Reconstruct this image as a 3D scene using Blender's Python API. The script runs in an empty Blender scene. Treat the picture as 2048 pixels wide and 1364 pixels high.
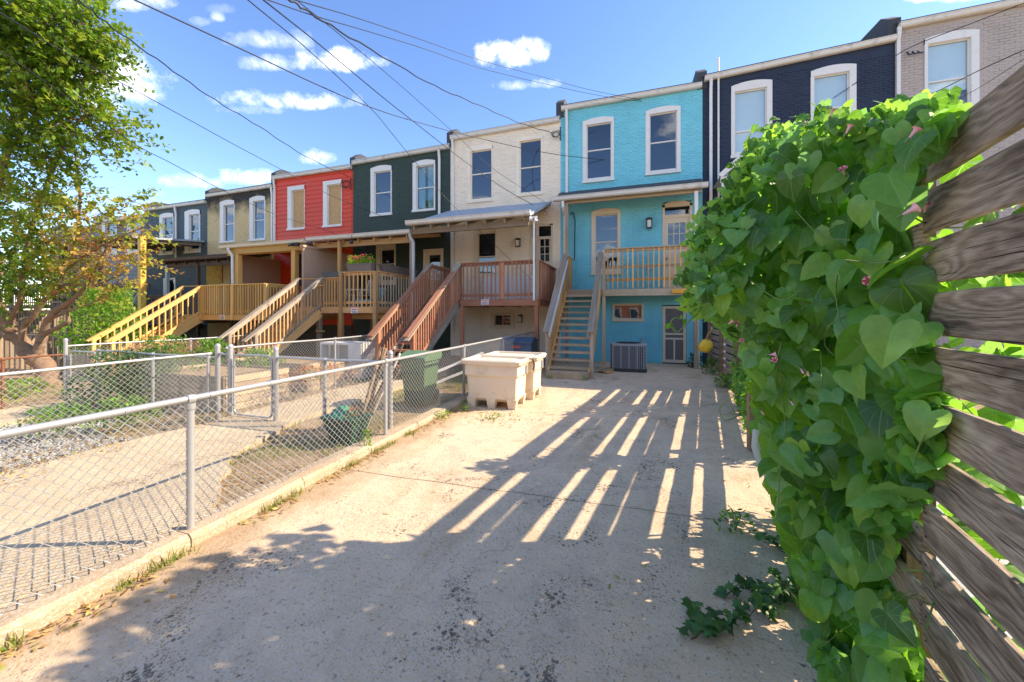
import bpy, math, random
import numpy as np
from mathutils import Vector, Matrix, noise as mnoise
random.seed(7); np.random.seed(7)
R = math.radians
scn = bpy.context.scene
# ------------------------------------------------------------------ camera
FOC, PCX, HOR, EYE, YAW = 756.0, 1024.0, 627.0, 1.70, R(18.0)
CS, SN = math.cos(YAW), math.sin(YAW)
cam_d = bpy.data.cameras.new('camera'); cam = bpy.data.objects.new('camera', cam_d)
scn.collection.objects.link(cam); scn.camera = cam
cam.location = (0, 0, EYE); cam.rotation_euler = (R(90), 0, YAW)
cam_d.sensor_width = 36.0; cam_d.lens = 36.0*FOC/2048.0
cam_d.shift_y = -(682.0-HOR)/2048.0
cam_d.clip_start = 0.05; cam_d.clip_end = 2000
# ------------------------------------------------------------------ sun + sky
SUN_AZ, SUN_EL = R(68.6), R(36.0)          # azimuth clockwise from +Y
sun_d = bpy.data.lights.new('sun', 'SUN'); sun = bpy.data.objects.new('sun', sun_d)
scn.collection.objects.link(sun)
sun_d.energy = 3.5; sun_d.angle = R(0.5); sun_d.color = (1.0, 0.84, 0.64)
sv = Vector((math.sin(SUN_AZ)*math.cos(SUN_EL), math.cos(SUN_AZ)*math.cos(SUN_EL), math.sin(SUN_EL)))
sun.rotation_euler = sv.to_track_quat('Z', 'Y').to_euler(); sun.location = (30, 10, 30)
world = bpy.data.worlds.new('World'); scn.world = world; world.use_nodes = True
scn.view_settings.view_transform = 'Standard'; scn.view_settings.look = 'None'
scn.view_settings.gamma = 1.0; scn.view_settings.exposure = 1.54
try: scn.view_settings.use_curve_mapping = False
except Exception: pass
scn.cycles.max_bounces = 6; scn.cycles.transparent_max_bounces = 12
scn.cycles.use_denoising = True

def NG(nt):
    """tiny helper for node graphs"""
    class G: pass
    g = G(); g.nt = nt
    def n(kind, **kw):
        nd = nt.nodes.new(kind)
        for k, v in kw.items():
            if k == 'inp':
                for kk, vv in v.items():
                    if isinstance(vv, bpy.types.NodeSocket): nt.links.new(vv, nd.inputs[kk])
                    else: nd.inputs[kk].default_value = vv
            else: setattr(nd, k, v)
        return nd
    g.n = n
    def m(op, a, b=None, c=None, clamp=False):
        nd = nt.nodes.new('ShaderNodeMath'); nd.operation = op; nd.use_clamp = clamp
        for i, v in enumerate((a, b, c)):
            if v is None: continue
            if isinstance(v, (int, float)): nd.inputs[i].default_value = v
            else: nt.links.new(v, nd.inputs[i])
        return nd.outputs[0]
    g.m = m
    def mix(f, a, b, blend='MIX'):
        nd = nt.nodes.new('ShaderNodeMix'); nd.data_type = 'RGBA'; nd.blend_type = blend
        for idx, v in ((0, f), (6, a), (7, b)):
            if isinstance(v, bpy.types.NodeSocket): nt.links.new(v, nd.inputs[idx])
            elif idx == 0: nd.inputs[0].default_value = v
            else: nd.inputs[idx].default_value = (*v[:3], 1)
        return nd.outputs[2]
    g.mix = mix
    def ramp(f, stops, interp='LINEAR'):
        nd = nt.nodes.new('ShaderNodeValToRGB'); nt.links.new(f, nd.inputs[0])
        cr = nd.color_ramp; cr.interpolation = interp
        while len(cr.elements) < len(stops): cr.elements.new(0.5)
        for e, (p, c) in zip(cr.elements, stops):
            e.position = p; e.color = (*c[:3], 1) if not isinstance(c, (int, float)) else (c, c, c, 1)
        return nd.outputs[0]
    g.ramp = ramp
    def noise(vec, scale, detail=4, rough=0.55, dist=0.0):
        nd = nt.nodes.new('ShaderNodeTexNoise'); nd.inputs['Scale'].default_value = scale
        nd.inputs['Detail'].default_value = detail; nd.inputs['Roughness'].default_value = rough
        nd.inputs['Distortion'].default_value = dist
        if vec is not None: nt.links.new(vec, nd.inputs['Vector'])
        return nd.outputs['Fac']
    g.noise = noise
    g.link = nt.links.new
    return g

def pxdir(px, py):
    u = (px-PCX)/FOC; w = (HOR-py)/FOC
    return Vector((-SN+u*CS, CS+u*SN, w)).normalized()

# sky: Nishita, with the cumulus puffs standing at their bearings
nt = world.node_tree; nt.nodes.clear(); g = NG(nt)
sky = g.n('ShaderNodeTexSky'); sky.sky_type = 'NISHITA'; sky.sun_disc = False
sky.sun_elevation = SUN_EL; sky.sun_rotation = SUN_AZ
sky.air_density = 1.0; sky.dust_density = 0.15; sky.ozone_density = 2.2
hs = g.n('ShaderNodeHueSaturation', inp={'Hue': 0.5095, 'Saturation': 1.12, 'Value': 0.80, 'Color': sky.outputs[0]})
tc = g.n('ShaderNodeTexCoord'); dirv = tc.outputs['Generated']
n1 = g.noise(dirv, 11.0, 9, 0.62); n2 = g.noise(dirv, 34.0, 8, 0.65); n3 = g.noise(dirv, 15.0, 5, 0.6)
nn = g.m('ADD', g.m('MULTIPLY', n1, 0.6), g.m('MULTIPLY', n2, 0.4))
nn = g.m('SUBTRACT', nn, 0.5)
CL = [(250,150,78,70,1.0),(190,210,50,35,.6),(290,8,80,20,.75),(667,126,76,25,.95),(763,126,18,13,.6),(590,203,105,24,.85),
      (520,222,60,12,.5),(1015,112,66,32,1.15),(1050,92,34,20,.9),(1095,168,36,12,.7),(1025,172,30,11,.45),(530,130,50,20,.6),(535,82,78,20,.5),
      (600,85,28,22,.45),(436,34,14,13,.55),(402,44,26,12,.4),(636,318,36,17,.9),(490,356,55,20,.9),(385,366,60,17,.8),(1865,-6,85,14,.9),
      (298,410,40,30,.6),(440,20,30,10,.2),(232,215,26,12,.4)]
tot = None
for (px, py, sx, sy, amp) in CL:
    c = pxdir(px, py); e1 = (pxdir(px+sx, py)-c); e2 = (pxdir(px, py-sy)-c)
    l1, l2 = e1.length, e2.length; e1.normalize(); e2 = (e2-e1*e2.dot(e1)).normalized()
    sub = g.n('ShaderNodeVectorMath', operation='SUBTRACT', inp={0: dirv, 1: tuple(c)}).outputs[0]
    a = g.n('ShaderNodeVectorMath', operation='DOT_PRODUCT', inp={0: sub, 1: tuple(e1/l1)}).outputs['Value']
    b = g.n('ShaderNodeVectorMath', operation='DOT_PRODUCT', inp={0: sub, 1: tuple(e2/l2)}).outputs['Value']
    d = g.n('ShaderNodeVectorMath', operation='DOT_PRODUCT', inp={0: dirv, 1: tuple(c)}).outputs['Value']
    front = g.m('GREATER_THAN', d, 0.2)
    # flat-bottomed puffs: harsher falloff below the middle
    bb = g.m('MULTIPLY', b, g.m('ADD', 1.0, g.m('MULTIPLY', g.m('LESS_THAN', b, 0.0), 0.5)))
    q = g.m('ADD', g.m('MULTIPLY', a, a), g.m('MULTIPLY', bb, bb))
    f = g.m('ADD', g.m('SUBTRACT', 1.35, q), g.m('MULTIPLY', nn, 9.0))
    f = g.m('MULTIPLY', g.m('MULTIPLY', g.m('MULTIPLY', f, 0.5, clamp=True), amp), front)
    tot = f if tot is None else g.m('MAXIMUM', tot, f)
# scattered cumulus added over the unseen sky too, to brighten the ambient light
sep = g.n('ShaderNodeSeparateXYZ', inp={0: dirv}); hz = g.m('MAXIMUM', sep.outputs[2], 0.06)
flat = g.n('ShaderNodeCombineXYZ', inp={0: g.m('DIVIDE', sep.outputs[0], hz), 1: g.m('DIVIDE', sep.outputs[1], hz), 2: 0.0}).outputs[0]
far_n = g.m('ADD', g.m('MULTIPLY', g.noise(flat, 0.9, 3, .5), 0.65), g.m('MULTIPLY', g.noise(flat, 3.6, 8, .62), 0.35))
fwd = g.n('ShaderNodeVectorMath', operation='DOT_PRODUCT', inp={0: dirv, 1: (-SN, CS, 0.0)}).outputs['Value']
off_ = g.m('MULTIPLY_ADD', fwd, -4.0, 1.6, clamp=True)
tot = g.m('MAXIMUM', tot, g.m('MULTIPLY', g.m('MULTIPLY', g.m('MULTIPLY_ADD', far_n, 11.0, -5.9, clamp=True), off_), g.m('GREATER_THAN', sep.outputs[2], 0.0)))
dens = g.ramp(tot, [(0.0, 0.0), (0.3, 0.22), (0.65, 0.75), (1.0, 1.0)])
ccol = g.mix(g.m('MULTIPLY_ADD', n3, 1.6, -0.45, clamp=True), (4.2, 4.5, 5.0), (6.3, 6.25, 6.2))
skyc = g.mix(dens, hs.outputs[0], ccol)
bg = g.n('ShaderNodeBackground', inp={'Strength': 0.15}); g.link(skyc, bg.inputs['Color'])
wo = g.n('ShaderNodeOutputWorld'); g.link(bg.outputs[0], wo.inputs[0])

# ------------------------------------------------------------------ pixel geometry -> world points
D = 13.8                                   # distance of the row of facades
def A(px, py, Y=D):
    u = (px-PCX)/FOC; t = Y/(CS+u*SN)
    return Vector((t*(-SN+u*CS), Y, EYE+(HOR-py)/FOC*t))
def AX(px, Y=D): return A(px, HOR, Y).x
def AZ(px, py, Y=D): return A(px, py, Y).z
def W(xc, zc, z): return Vector((xc*CS-zc*SN, xc*SN+zc*CS, z))
def Cp(px, py, zc): return W((px-PCX)/FOC*zc, zc, EYE+(HOR-py)/FOC*zc)
def Gp(px, py, z=0.0):
    zc = FOC*(EYE-z)/(py-HOR); return Cp(px, py, zc)

# ------------------------------------------------------------------ materials
MATS = {}
def newmat(name):
    m = bpy.data.materials.new(name); m.use_nodes = True
    nt = m.node_tree; nt.nodes.clear(); return m, NG(nt)
def finish(g, m, bsdf):
    o = g.n('ShaderNodeOutputMaterial'); g.link(bsdf, o.inputs[0]); return m
def sc(r, gg, b):      # sRGB 0-255 -> linear
    f = lambda v: (v/255/12.92) if v/255 <= .04045 else ((v/255+.055)/1.055)**2.4
    return (f(r), f(gg), f(b))
def plain(name, col, rough=0.6, metal=0.0, var=0.12, scale=6.0, bump=0.0, bscale=60.0, spec=0.5, wear=None, coords='Object'):
    if name in MATS: return MATS[name]
    m, g = newmat(name); t = g.n('ShaderNodeTexCoord').outputs[coords]
    info = g.n('ShaderNodeObjectInfo')
    f = g.noise(t, scale, 5, 0.6)
    k = g.m('MULTIPLY_ADD', f, 2*var, 1-var)
    k = g.m('ADD', k, g.m('MULTIPLY_ADD', info.outputs['Random'], var*0.8, -var*0.4))
    c = g.n('ShaderNodeHueSaturation', inp={'Color': (*col, 1), 'Value': k}).outputs[0]
    if wear:
        wf = g.m('MULTIPLY_ADD', g.noise(t, wear[1], 6, 0.65), wear[2], wear[3], clamp=True)
        c = g.mix(wf, c, wear[0])
    p = g.n('ShaderNodeBsdfPrincipled', inp={'Base Color': c, 'Roughness': rough, 'Metallic': metal, 'Specular IOR Level': spec})
    if bump:
        bn = g.n('ShaderNodeBump', inp={'Strength': bump, 'Distance': 0.01, 'Height': g.noise(t, bscale, 4, 0.6)})
        g.link(bn.outputs[0], p.inputs['Normal'])
    MATS[name] = finish(g, m, p.outputs[0]); return MATS[name]

def wood(name, col, dark, rough=0.75, contrast=1.0, weather=None, coarse=1.0):
    """long thin members: unit boxes, length on X; grain runs along X"""
    if name in MATS: return MATS[name]
    m, g = newmat(name); t = g.n('ShaderNodeTexCoord').outputs['Object']
    info = g.n('ShaderNodeObjectInfo'); rnd = info.outputs['Random']
    mp = g.n('ShaderNodeMapping', inp={'Vector': t, 'Scale': (2.4, 3.0*coarse, 3.0*coarse)})
    off = g.n('ShaderNodeCombineXYZ', inp={0: g.m('MULTIPLY', rnd, 37.0), 1: g.m('MULTIPLY', rnd, 91.0), 2: 0.0})
    v = g.n('ShaderNodeVectorMath', operation='ADD', inp={0: mp.outputs[0], 1: off.outputs[0]}).outputs[0]
    f1 = g.noise(v, 2.0, 7, 0.65, 0.4)
    f = g.m('MULTIPLY_ADD', g.m('SUBTRACT', f1, 0.47), 2.2*contrast, 0.55, clamp=True)
    c = g.mix(f, dark, col)
    if weather:
        wf = g.m('MULTIPLY_ADD', g.noise(v, 0.9, 4, 0.6), 3.0, -1.3, clamp=True)
        c = g.mix(wf, c, weather)
    k = g.m('MULTIPLY_ADD', rnd, 0.55, 0.72)
    c = g.n('ShaderNodeHueSaturation', inp={'Color': c, 'Value': k}).outputs[0]
    p = g.n('ShaderNodeBsdfPrincipled', inp={'Base Color': c, 'Roughness': rough, 'Specular IOR Level': 0.25})
    bn = g.n('ShaderNodeBump', inp={'Strength': 0.25, 'Distance': 0.004, 'Height': f1}); g.link(bn.outputs[0], p.inputs['Normal'])
    MATS[name] = finish(g, m, p.outputs[0]); return MATS[name]

def plankwood(name):
    """weathered grey boards seen close: metric coordinates, grain along X, knots, cracks, pale worn edges"""
    m, g = newmat(name); t = g.n('ShaderNodeTexCoord').outputs['Object']
    rnd = g.n('ShaderNodeObjectInfo').outputs['Random']
    off = g.n('ShaderNodeCombineXYZ', inp={0: g.m('MULTIPLY', rnd, 53.0), 1: g.m('MULTIPLY', rnd, 17.0), 2: g.m('MULTIPLY', rnd, 29.0)})
    v0 = g.n('ShaderNodeVectorMath', operation='ADD', inp={0: t, 1: off.outputs[0]}).outputs[0]
    # knots
    kv = g.n('ShaderNodeMapping', inp={'Vector': v0, 'Scale': (0.9, 1.5, 5.5)})
    vor = g.n('ShaderNodeTexVoronoi', inp={'Vector': kv.outputs[0], 'Scale': 1.3}); kd = vor.outputs['Distance']
    bend = g.m('POWER', g.m('SUBTRACT', 1.0, g.m('MULTIPLY', kd, 1.7), clamp=True), 2.0)
    sp = g.n('ShaderNodeSeparateXYZ', inp={0: v0})
    warp = g.noise(g.n('ShaderNodeMapping', inp={'Vector': v0, 'Scale': (0.9, 1, 3.0)}).outputs[0], 2.2, 3, 0.5)
    yy = g.m('ADD', g.m('MULTIPLY', sp.outputs[2], 60.0), g.m('ADD', g.m('MULTIPLY', warp, 15.0), g.m('MULTIPLY', bend, 8.0)))
    ring = g.m('MULTIPLY_ADD', g.m('SINE', g.m('MULTIPLY', yy, 3.1)), 0.5, 0.5)
    fine = g.noise(g.n('ShaderNodeMapping', inp={'Vector': v0, 'Scale': (4.5, 60, 210)}).outputs[0], 2.0, 6, 0.68)
    blotch = g.noise(g.n('ShaderNodeMapping', inp={'Vector': v0, 'Scale': (1.6, 3, 6)}).outputs[0], 1.6, 5, 0.6)
    speck = g.noise(g.n('ShaderNodeMapping', inp={'Vector': v0, 'Scale': (2.2, 20, 28)}).outputs[0], 3.0, 5, 0.7)
    f = g.m('ADD', g.m('MULTIPLY', ring, 0.13), g.m('ADD', g.m('MULTIPLY', fine, 0.72), g.m('MULTIPLY', blotch, 0.62)))
    c = g.ramp(f, [(0.48, (.055, .040, .028)), (0.62, (.17, .122, .083)), (0.78, (.34, .255, .18)), (0.95, (.54, .43, .32))])
    c = g.mix(g.m('MULTIPLY_ADD', speck, 9.0, -5.6, clamp=True), c, (.40, .37, .33))
    crk = g.noise(g.n('ShaderNodeMapping', inp={'Vector': v0, 'Scale': (0.9, 5, 75)}).outputs[0], 2.0, 3, 0.5)
    crk = g.m('MULTIPLY', g.m('SUBTRACT', 0.345, crk), 26.0, clamp=True)
    c = g.mix(crk, c, (.016, .012, .010))
    knot = g.m('SUBTRACT', 1.0, g.m('MULTIPLY', kd, 11.0), clamp=True)
    c = g.mix(knot, c, (.035, .024, .017))
    stain = g.m('MULTIPLY_ADD', g.noise(g.n('ShaderNodeMapping', inp={'Vector': v0, 'Scale': (2.0, 2, 2)}).outputs[0], 1.2, 3, .5), 4.0, -2.1, clamp=True)
    c = g.mix(g.m('MULTIPLY', stain, 0.45), c, (.045, .036, .032))
    p = g.n('ShaderNodeBsdfPrincipled', inp={'Base Color': c, 'Roughness': 0.8, 'Specular IOR Level': 0.2})
    bn = g.n('ShaderNodeBump', inp={'Strength': 0.7, 'Distance': 0.004, 'Height': g.m('ADD', fine, g.m('MULTIPLY', ring, 0.5))})
    g.link(bn.outputs[0], p.inputs['Normal'])
    return finish(g, m, p.outputs[0])

def leafmat(name, stops, trans=0.45, rough=0.45, veins=False, spec=0.35, tcol=None):
    """stops: ramp over the 'tint' attribute"""
    m, g = newmat(name)
    at = g.n('ShaderNodeAttribute', attribute_name='tint').outputs['Fac']
    rnd = g.n('ShaderNodeObjectInfo').outputs['Random']
    c = g.ramp(g.m('FRACT', g.m('ADD', at, g.m('MULTIPLY', rnd, 0.999))) if veins else at, stops)
    if veins:
        uv = g.n('ShaderNodeUVMap').outputs[0]; s = g.n('ShaderNodeSeparateXYZ', inp={0: uv})
        x = g.m('ABSOLUTE', g.m('SUBTRACT', s.outputs[0], 0.5)); y = g.m('SUBTRACT', s.outputs[1], 0.72)
        ang = g.m('ARCTAN2', x, y); rr = g.m('SQRT', g.m('ADD', g.m('MULTIPLY', x, x), g.m('MULTIPLY', y, y)))
        w = g.m('ABSOLUTE', g.m('SINE', g.m('MULTIPLY', g.m('ADD', ang, g.m('MULTIPLY', rr, -0.5)), 5.0)))
        line = g.m('SUBTRACT', 1.0, g.m('MULTIPLY', g.m('MULTIPLY', w, g.m('ADD', rr, 0.10)), 17.0), clamp=True)
        mid = g.m('SUBTRACT', 1.0, g.m('MULTIPLY', x, 48.0), clamp=True)
        vn = g.m('MAXIMUM', g.m('MULTIPLY', line, 0.7), g.m('MULTIPLY', mid, 0.85))
        c = g.mix(vn, c, (.20, .34, .11))
        mott = g.noise(uv, 5.0, 5, 0.65)
        c = g.mix(g.m('MULTIPLY_ADD', mott, 1.6, -0.6, clamp=True), c, g.n('ShaderNodeHueSaturation', inp={'Color': c, 'Value': 0.6}).outputs[0])
        br = g.m('MULTIPLY_ADD', g.noise(uv, 3.0, 4, .7), 12.0, -7.9, clamp=True)
        c = g.mix(g.m('MULTIPLY', br, 0.6), c, (.14, .10, .035))
    p = g.n('ShaderNodeBsdfPrincipled', inp={'Base Color': c, 'Roughness': rough, 'Specular IOR Level': spec})
    tc2 = g.n('ShaderNodeHueSaturation', inp={'Color': c, 'Hue': 0.485, 'Saturation': 1.05, 'Value': tcol or 2.6}).outputs[0]
    tr = g.n('ShaderNodeBsdfTranslucent', inp={'Color': tc2})
    mx = g.n('ShaderNodeMixShader', inp={0: trans}); g.link(p.outputs[0], mx.inputs[1]); g.link(tr.outputs[0], mx.inputs[2])
    return finish(g, m, mx.outputs[0])

def glassmat():
    m, g = newmat('window_glass')
    geo = g.n('ShaderNodeNewGeometry')
    cosv = g.m('ABSOLUTE', g.n('ShaderNodeVectorMath', operation='DOT_PRODUCT', inp={0: geo.outputs['Incoming'], 1: geo.outputs['Normal']}).outputs['Value'])
    fr = g.m('MULTIPLY_ADD', g.m('POWER', g.m('SUBTRACT', 1.0, cosv, clamp=True), 4.0), 0.85, 0.13)
    gl = g.n('ShaderNodeBsdfGlossy', inp={'Color': (.95, .97, 1, 1), 'Roughness': 0.02})
    t = g.n('ShaderNodeTexCoord').outputs['Object']
    bn = g.n('ShaderNodeBump', inp={'Strength': 0.05, 'Distance': 0.02, 'Height': g.noise(t, 2.5, 2, .5)}); g.link(bn.outputs[0], gl.inputs['Normal'])
    tr = g.n('ShaderNodeBsdfTransparent', inp={'Color': (.80, .88, .92, 1)})
    mx = g.n('ShaderNodeMixShader'); g.link(g.m('MINIMUM', fr, 1.0), mx.inputs[0])
    g.link(tr.outputs[0], mx.inputs[1]); g.link(gl.outputs[0], mx.inputs[2])
    return finish(g, m, mx.outputs[0])
GLASS = glassmat()

def painted_brick(name, col, dirt=(.1,.09,.08), soot=0.0, rough=0.6, patch=None):
    m, g = newmat(name); t = g.n('ShaderNodeTexCoord').outputs['Object']; rnd = g.n('ShaderNodeObjectInfo').outputs['Random']
    f = g.noise(t, 1.3, 6, 0.62); k = g.m('ADD', g.m('MULTIPLY_ADD', f, 0.42, 0.74), g.m('MULTIPLY', rnd, .10))
    c = g.n('ShaderNodeHueSaturation', inp={'Color': (*col, 1), 'Value': k}).outputs[0]
    f2 = g.noise(t, 14.0, 5, .6)
    c = g.mix(g.m('MULTIPLY_ADD', f2, 3.0, -1.75, clamp=True), c, g.n('ShaderNodeHueSaturation', inp={'Color': c, 'Value': 0.82}).outputs[0])
    # grime in vertical streaks
    st = g.noise(g.n('ShaderNodeMapping', inp={'Vector': t, 'Scale': (2.2, 2.2, .4)}).outputs[0], 1.4, 6, .7)
    c = g.mix(g.m('MULTIPLY', g.m('MULTIPLY_ADD', st, 4.0, -2.1, clamp=True), 0.30+soot), c, dirt)
    if patch:
        pf = g.m('MULTIPLY_ADD', g.noise(t, 2.2, 6, .7), 9.0, -5.9, clamp=True); c = g.mix(pf, c, patch)
    p = g.n('ShaderNodeBsdfPrincipled', inp={'Base Color': c, 'Roughness': rough, 'Specular IOR Level': 0.35})
    bn = g.n('ShaderNodeBump', inp={'Strength': 0.55, 'Distance': 0.006, 'Height': g.noise(t, 38, 5, .65)}); g.link(bn.outputs[0], p.inputs['Normal'])
    return finish(g, m, p.outputs[0])

def sootbrick():
    m, g = newmat('scorched_yellow_brick'); t = g.n('ShaderNodeTexCoord').outputs['Object']
    f = g.noise(t, 1.1, 6, 0.65); s = g.n('ShaderNodeSeparateXYZ', inp={0: t})
    # soot gathered under the eaves
    hgt = g.m('MULTIPLY_ADD', s.outputs[2], 0.85, -6.05)
    sf = g.m('ADD', g.m('MULTIPLY', f, 2.1), g.m('MULTIPLY', hgt, 1.0)); sf = g.m('MULTIPLY_ADD', sf, 1.1, -0.75, clamp=True)
    c = g.mix(g.m('MULTIPLY_ADD', g.noise(t, 9, 5, .6), 2.2, -.6, clamp=True), (.56, .43, .22), (.70, .56, .32))
    pf = g.m('MULTIPLY_ADD', g.noise(t, 2.6, 6, .7), 10.0, -6.3, clamp=True); c = g.mix(pf, c, (.20, .09, .05))
    c = g.mix(sf, c, (.055, .048, .045))
    p = g.n('ShaderNodeBsdfPrincipled', inp={'Base Color': c, 'Roughness': 0.8, 'Specular IOR Level': 0.2})
    bn = g.n('ShaderNodeBump', inp={'Strength': 0.5, 'Distance': 0.006, 'Height': g.noise(t, 38, 5, .65)}); g.link(bn.outputs[0], p.inputs['Normal'])
    return finish(g, m, p.outputs[0])

def concrete(name, base, dark, pale, big=1.0, edge=False):
    m, g = newmat(name); t = g.n('ShaderNodeTexCoord').outputs['Object']
    f1 = g.noise(t, 0.55*big, 7, .62, .3); f2 = g.noise(t, 4.0, 6, .65); f3 = g.noise(t, 60, 4, .6); f4 = g.noise(t, 1.8, 5, .6, .8)
    c = g.mix(g.m('MULTIPLY_ADD', f1, 2.6, -0.8, clamp=True), base, pale)
    c = g.mix(g.m('MULTIPLY_ADD', f2, 2.8, -1.25, clamp=True), c, g.n('ShaderNodeHueSaturation', inp={'Color': c, 'Value': 0.76}).outputs[0])
    st1 = g.noise(t, 0.9, 6, .68, .8); st2 = g.noise(g.n('ShaderNodeMapping', inp={'Vector': t, 'Scale': (1.7, .5, 1), 'Location': (7, 3, 0)}).outputs[0], 1.2, 6, .65)
    c = g.mix(g.m('MULTIPLY_ADD', st1, 5.0, -2.55, clamp=True), c, g.n('ShaderNodeHueSaturation', inp={'Color': c, 'Value': 0.80, 'Saturation': .95}).outputs[0])
    c = g.mix(g.m('MULTIPLY', g.m('MULTIPLY_ADD', st2, 6.0, -3.2, clamp=True), .55), c, (.44, .29, .15))
    # exposed dark aggregate chips gathered in worn areas
    vor = g.n('ShaderNodeTexVoronoi', inp={'Vector': t, 'Scale': 26.0, 'Randomness': 1.0})
    chips = g.m('LESS_THAN', vor.outputs['Distance'], g.m('MULTIPLY_ADD', f4, 2.6, -1.28))
    vor2 = g.n('ShaderNodeTexVoronoi', inp={'Vector': t, 'Scale': 70.0})
    chips2 = g.m('LESS_THAN', vor2.outputs['Distance'], g.m('MULTIPLY_ADD', f4, 1.6, -0.66))
    c = g.mix(g.m('MULTIPLY', chips2, .6), c, dark)
    c = g.mix(g.m('MULTIPLY', chips, .75), c, dark)
    c = g.mix(g.m('MULTIPLY', g.m('GREATER_THAN', vor2.outputs['Distance'], 0.62), .35), c, (.62, .58, .5))
    c = g.mix(g.m('MULTIPLY_ADD', f3, 2.4, -1.0, clamp=True), c, g.n('ShaderNodeHueSaturation', inp={'Color': c, 'Value': 0.84}).outputs[0])
    md = g.noise(t, 11.0, 7, .72)
    c = g.mix(g.m('MULTIPLY_ADD', md, 5.0, -2.65, clamp=True), c, g.n('ShaderNodeHueSaturation', inp={'Color': c, 'Value': 0.86}).outputs[0])
    c = g.mix(g.m('MULTIPLY_ADD', g.m('SUBTRACT', 1.0, md), 5.0, -2.9, clamp=True), c, g.n('ShaderNodeHueSaturation', inp={'Color': c, 'Value': 1.14}).outputs[0])
    if edge:      # soil washed onto the slab along the kerb and under the vine
        ox = g.n('ShaderNodeSeparateXYZ', inp={0: t}); rag = g.m('MULTIPLY_ADD', g.noise(t, 2.4, 7, .7), 1.7, -.85)
        kx = g.m('ADD', g.m('MULTIPLY_ADD', ox.outputs[0], -1.5, -3.75), rag)
        rx = g.m('ADD', g.m('MULTIPLY_ADD', g.m('SUBTRACT', ox.outputs[0], g.m('MULTIPLY', ox.outputs[1], .085)), 1.3, -1.15), rag)
        em = g.m('MINIMUM', g.m('MAXIMUM', g.m('MAXIMUM', kx, rx), 0.0), .75)
        c = g.mix(em, c, (.33, .215, .115))
        c = g.mix(g.m('MULTIPLY', g.m('GREATER_THAN', g.noise(t, 34, 5, .7), .60), .6), c, (.20, .14, .09))
    # hairline cracks
    cv = g.n('ShaderNodeTexVoronoi', feature='DISTANCE_TO_EDGE', inp={'Vector': g.n('ShaderNodeVectorMath', operation='ADD', inp={0: t, 1: g.n('ShaderNodeTexNoise', inp={'Vector': t, 'Scale': 1.6, 'Detail': 5.0}).outputs['Color']}).outputs[0], 'Scale': 0.42})
    c = g.mix(g.m('MULTIPLY', g.m('LESS_THAN', cv.outputs[0], 0.0022), .3), c, dark)
    p = g.n('ShaderNodeBsdfPrincipled', inp={'Base Color': c, 'Roughness': 0.9, 'Specular IOR Level': 0.15})
    hh = g.m('SUBTRACT', g.m('ADD', g.m('MULTIPLY', f3, .6), f2), g.m('MULTIPLY', chips, .5))
    bn = g.n('ShaderNodeBump', inp={'Strength': 0.8, 'Distance': 0.014, 'Height': g.m('ADD', hh, md)}); g.link(bn.outputs[0], p.inputs['Normal'])
    return finish(g, m, p.outputs[0])

def dirt(name):
    m, g = newmat(name); t = g.n('ShaderNodeTexCoord').outputs['Object']
    f1 = g.noise(t, 0.9, 7, .65, .4); f2 = g.noise(t, 9.0, 6, .7); f3 = g.noise(t, 50, 4, .7)
    c = g.mix(g.m('MULTIPLY_ADD', f2, 2.4, -.7, clamp=True), (.30, .205, .115), (.46, .34, .21))
    gr = g.m('MULTIPLY_ADD', g.m('ADD', f1, g.m('MULTIPLY', f3, .35)), 6.0, -4.3, clamp=True)
    c = g.mix(gr, c, (.17, .155, .045))
    c = g.mix(g.m('MULTIPLY_ADD', f3, 4.0, -2.3, clamp=True), c, (.16, .10, .05))
    p = g.n('ShaderNodeBsdfPrincipled', inp={'Base Color': c, 'Roughness': 0.95, 'Specular IOR Level': 0.1})
    bn = g.n('ShaderNodeBump', inp={'Strength': 0.9, 'Distance': 0.03, 'Height': g.m('ADD', f2, g.m('MULTIPLY', f3, .5))}); g.link(bn.outputs[0], p.inputs['Normal'])
    return finish(g, m, p.outputs[0])

def osb():
    m, g = newmat('plywood_board'); t = g.n('ShaderNodeTexCoord').outputs['Object']
    v = g.n('ShaderNodeTexVoronoi', inp={'Vector': g.n('ShaderNodeMapping', inp={'Vector': t, 'Scale': (1, 1, .45)}).outputs[0], 'Scale': 22.0})
    c = g.mix(v.outputs['Color'], (.42, .23, .09), (.62, .40, .19)); c = g.mix(0.5, c, (.52, .31, .13))
    p = g.n('ShaderNodeBsdfPrincipled', inp={'Base Color': c, 'Roughness': 0.8}); return finish(g, m, p.outputs[0])

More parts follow.
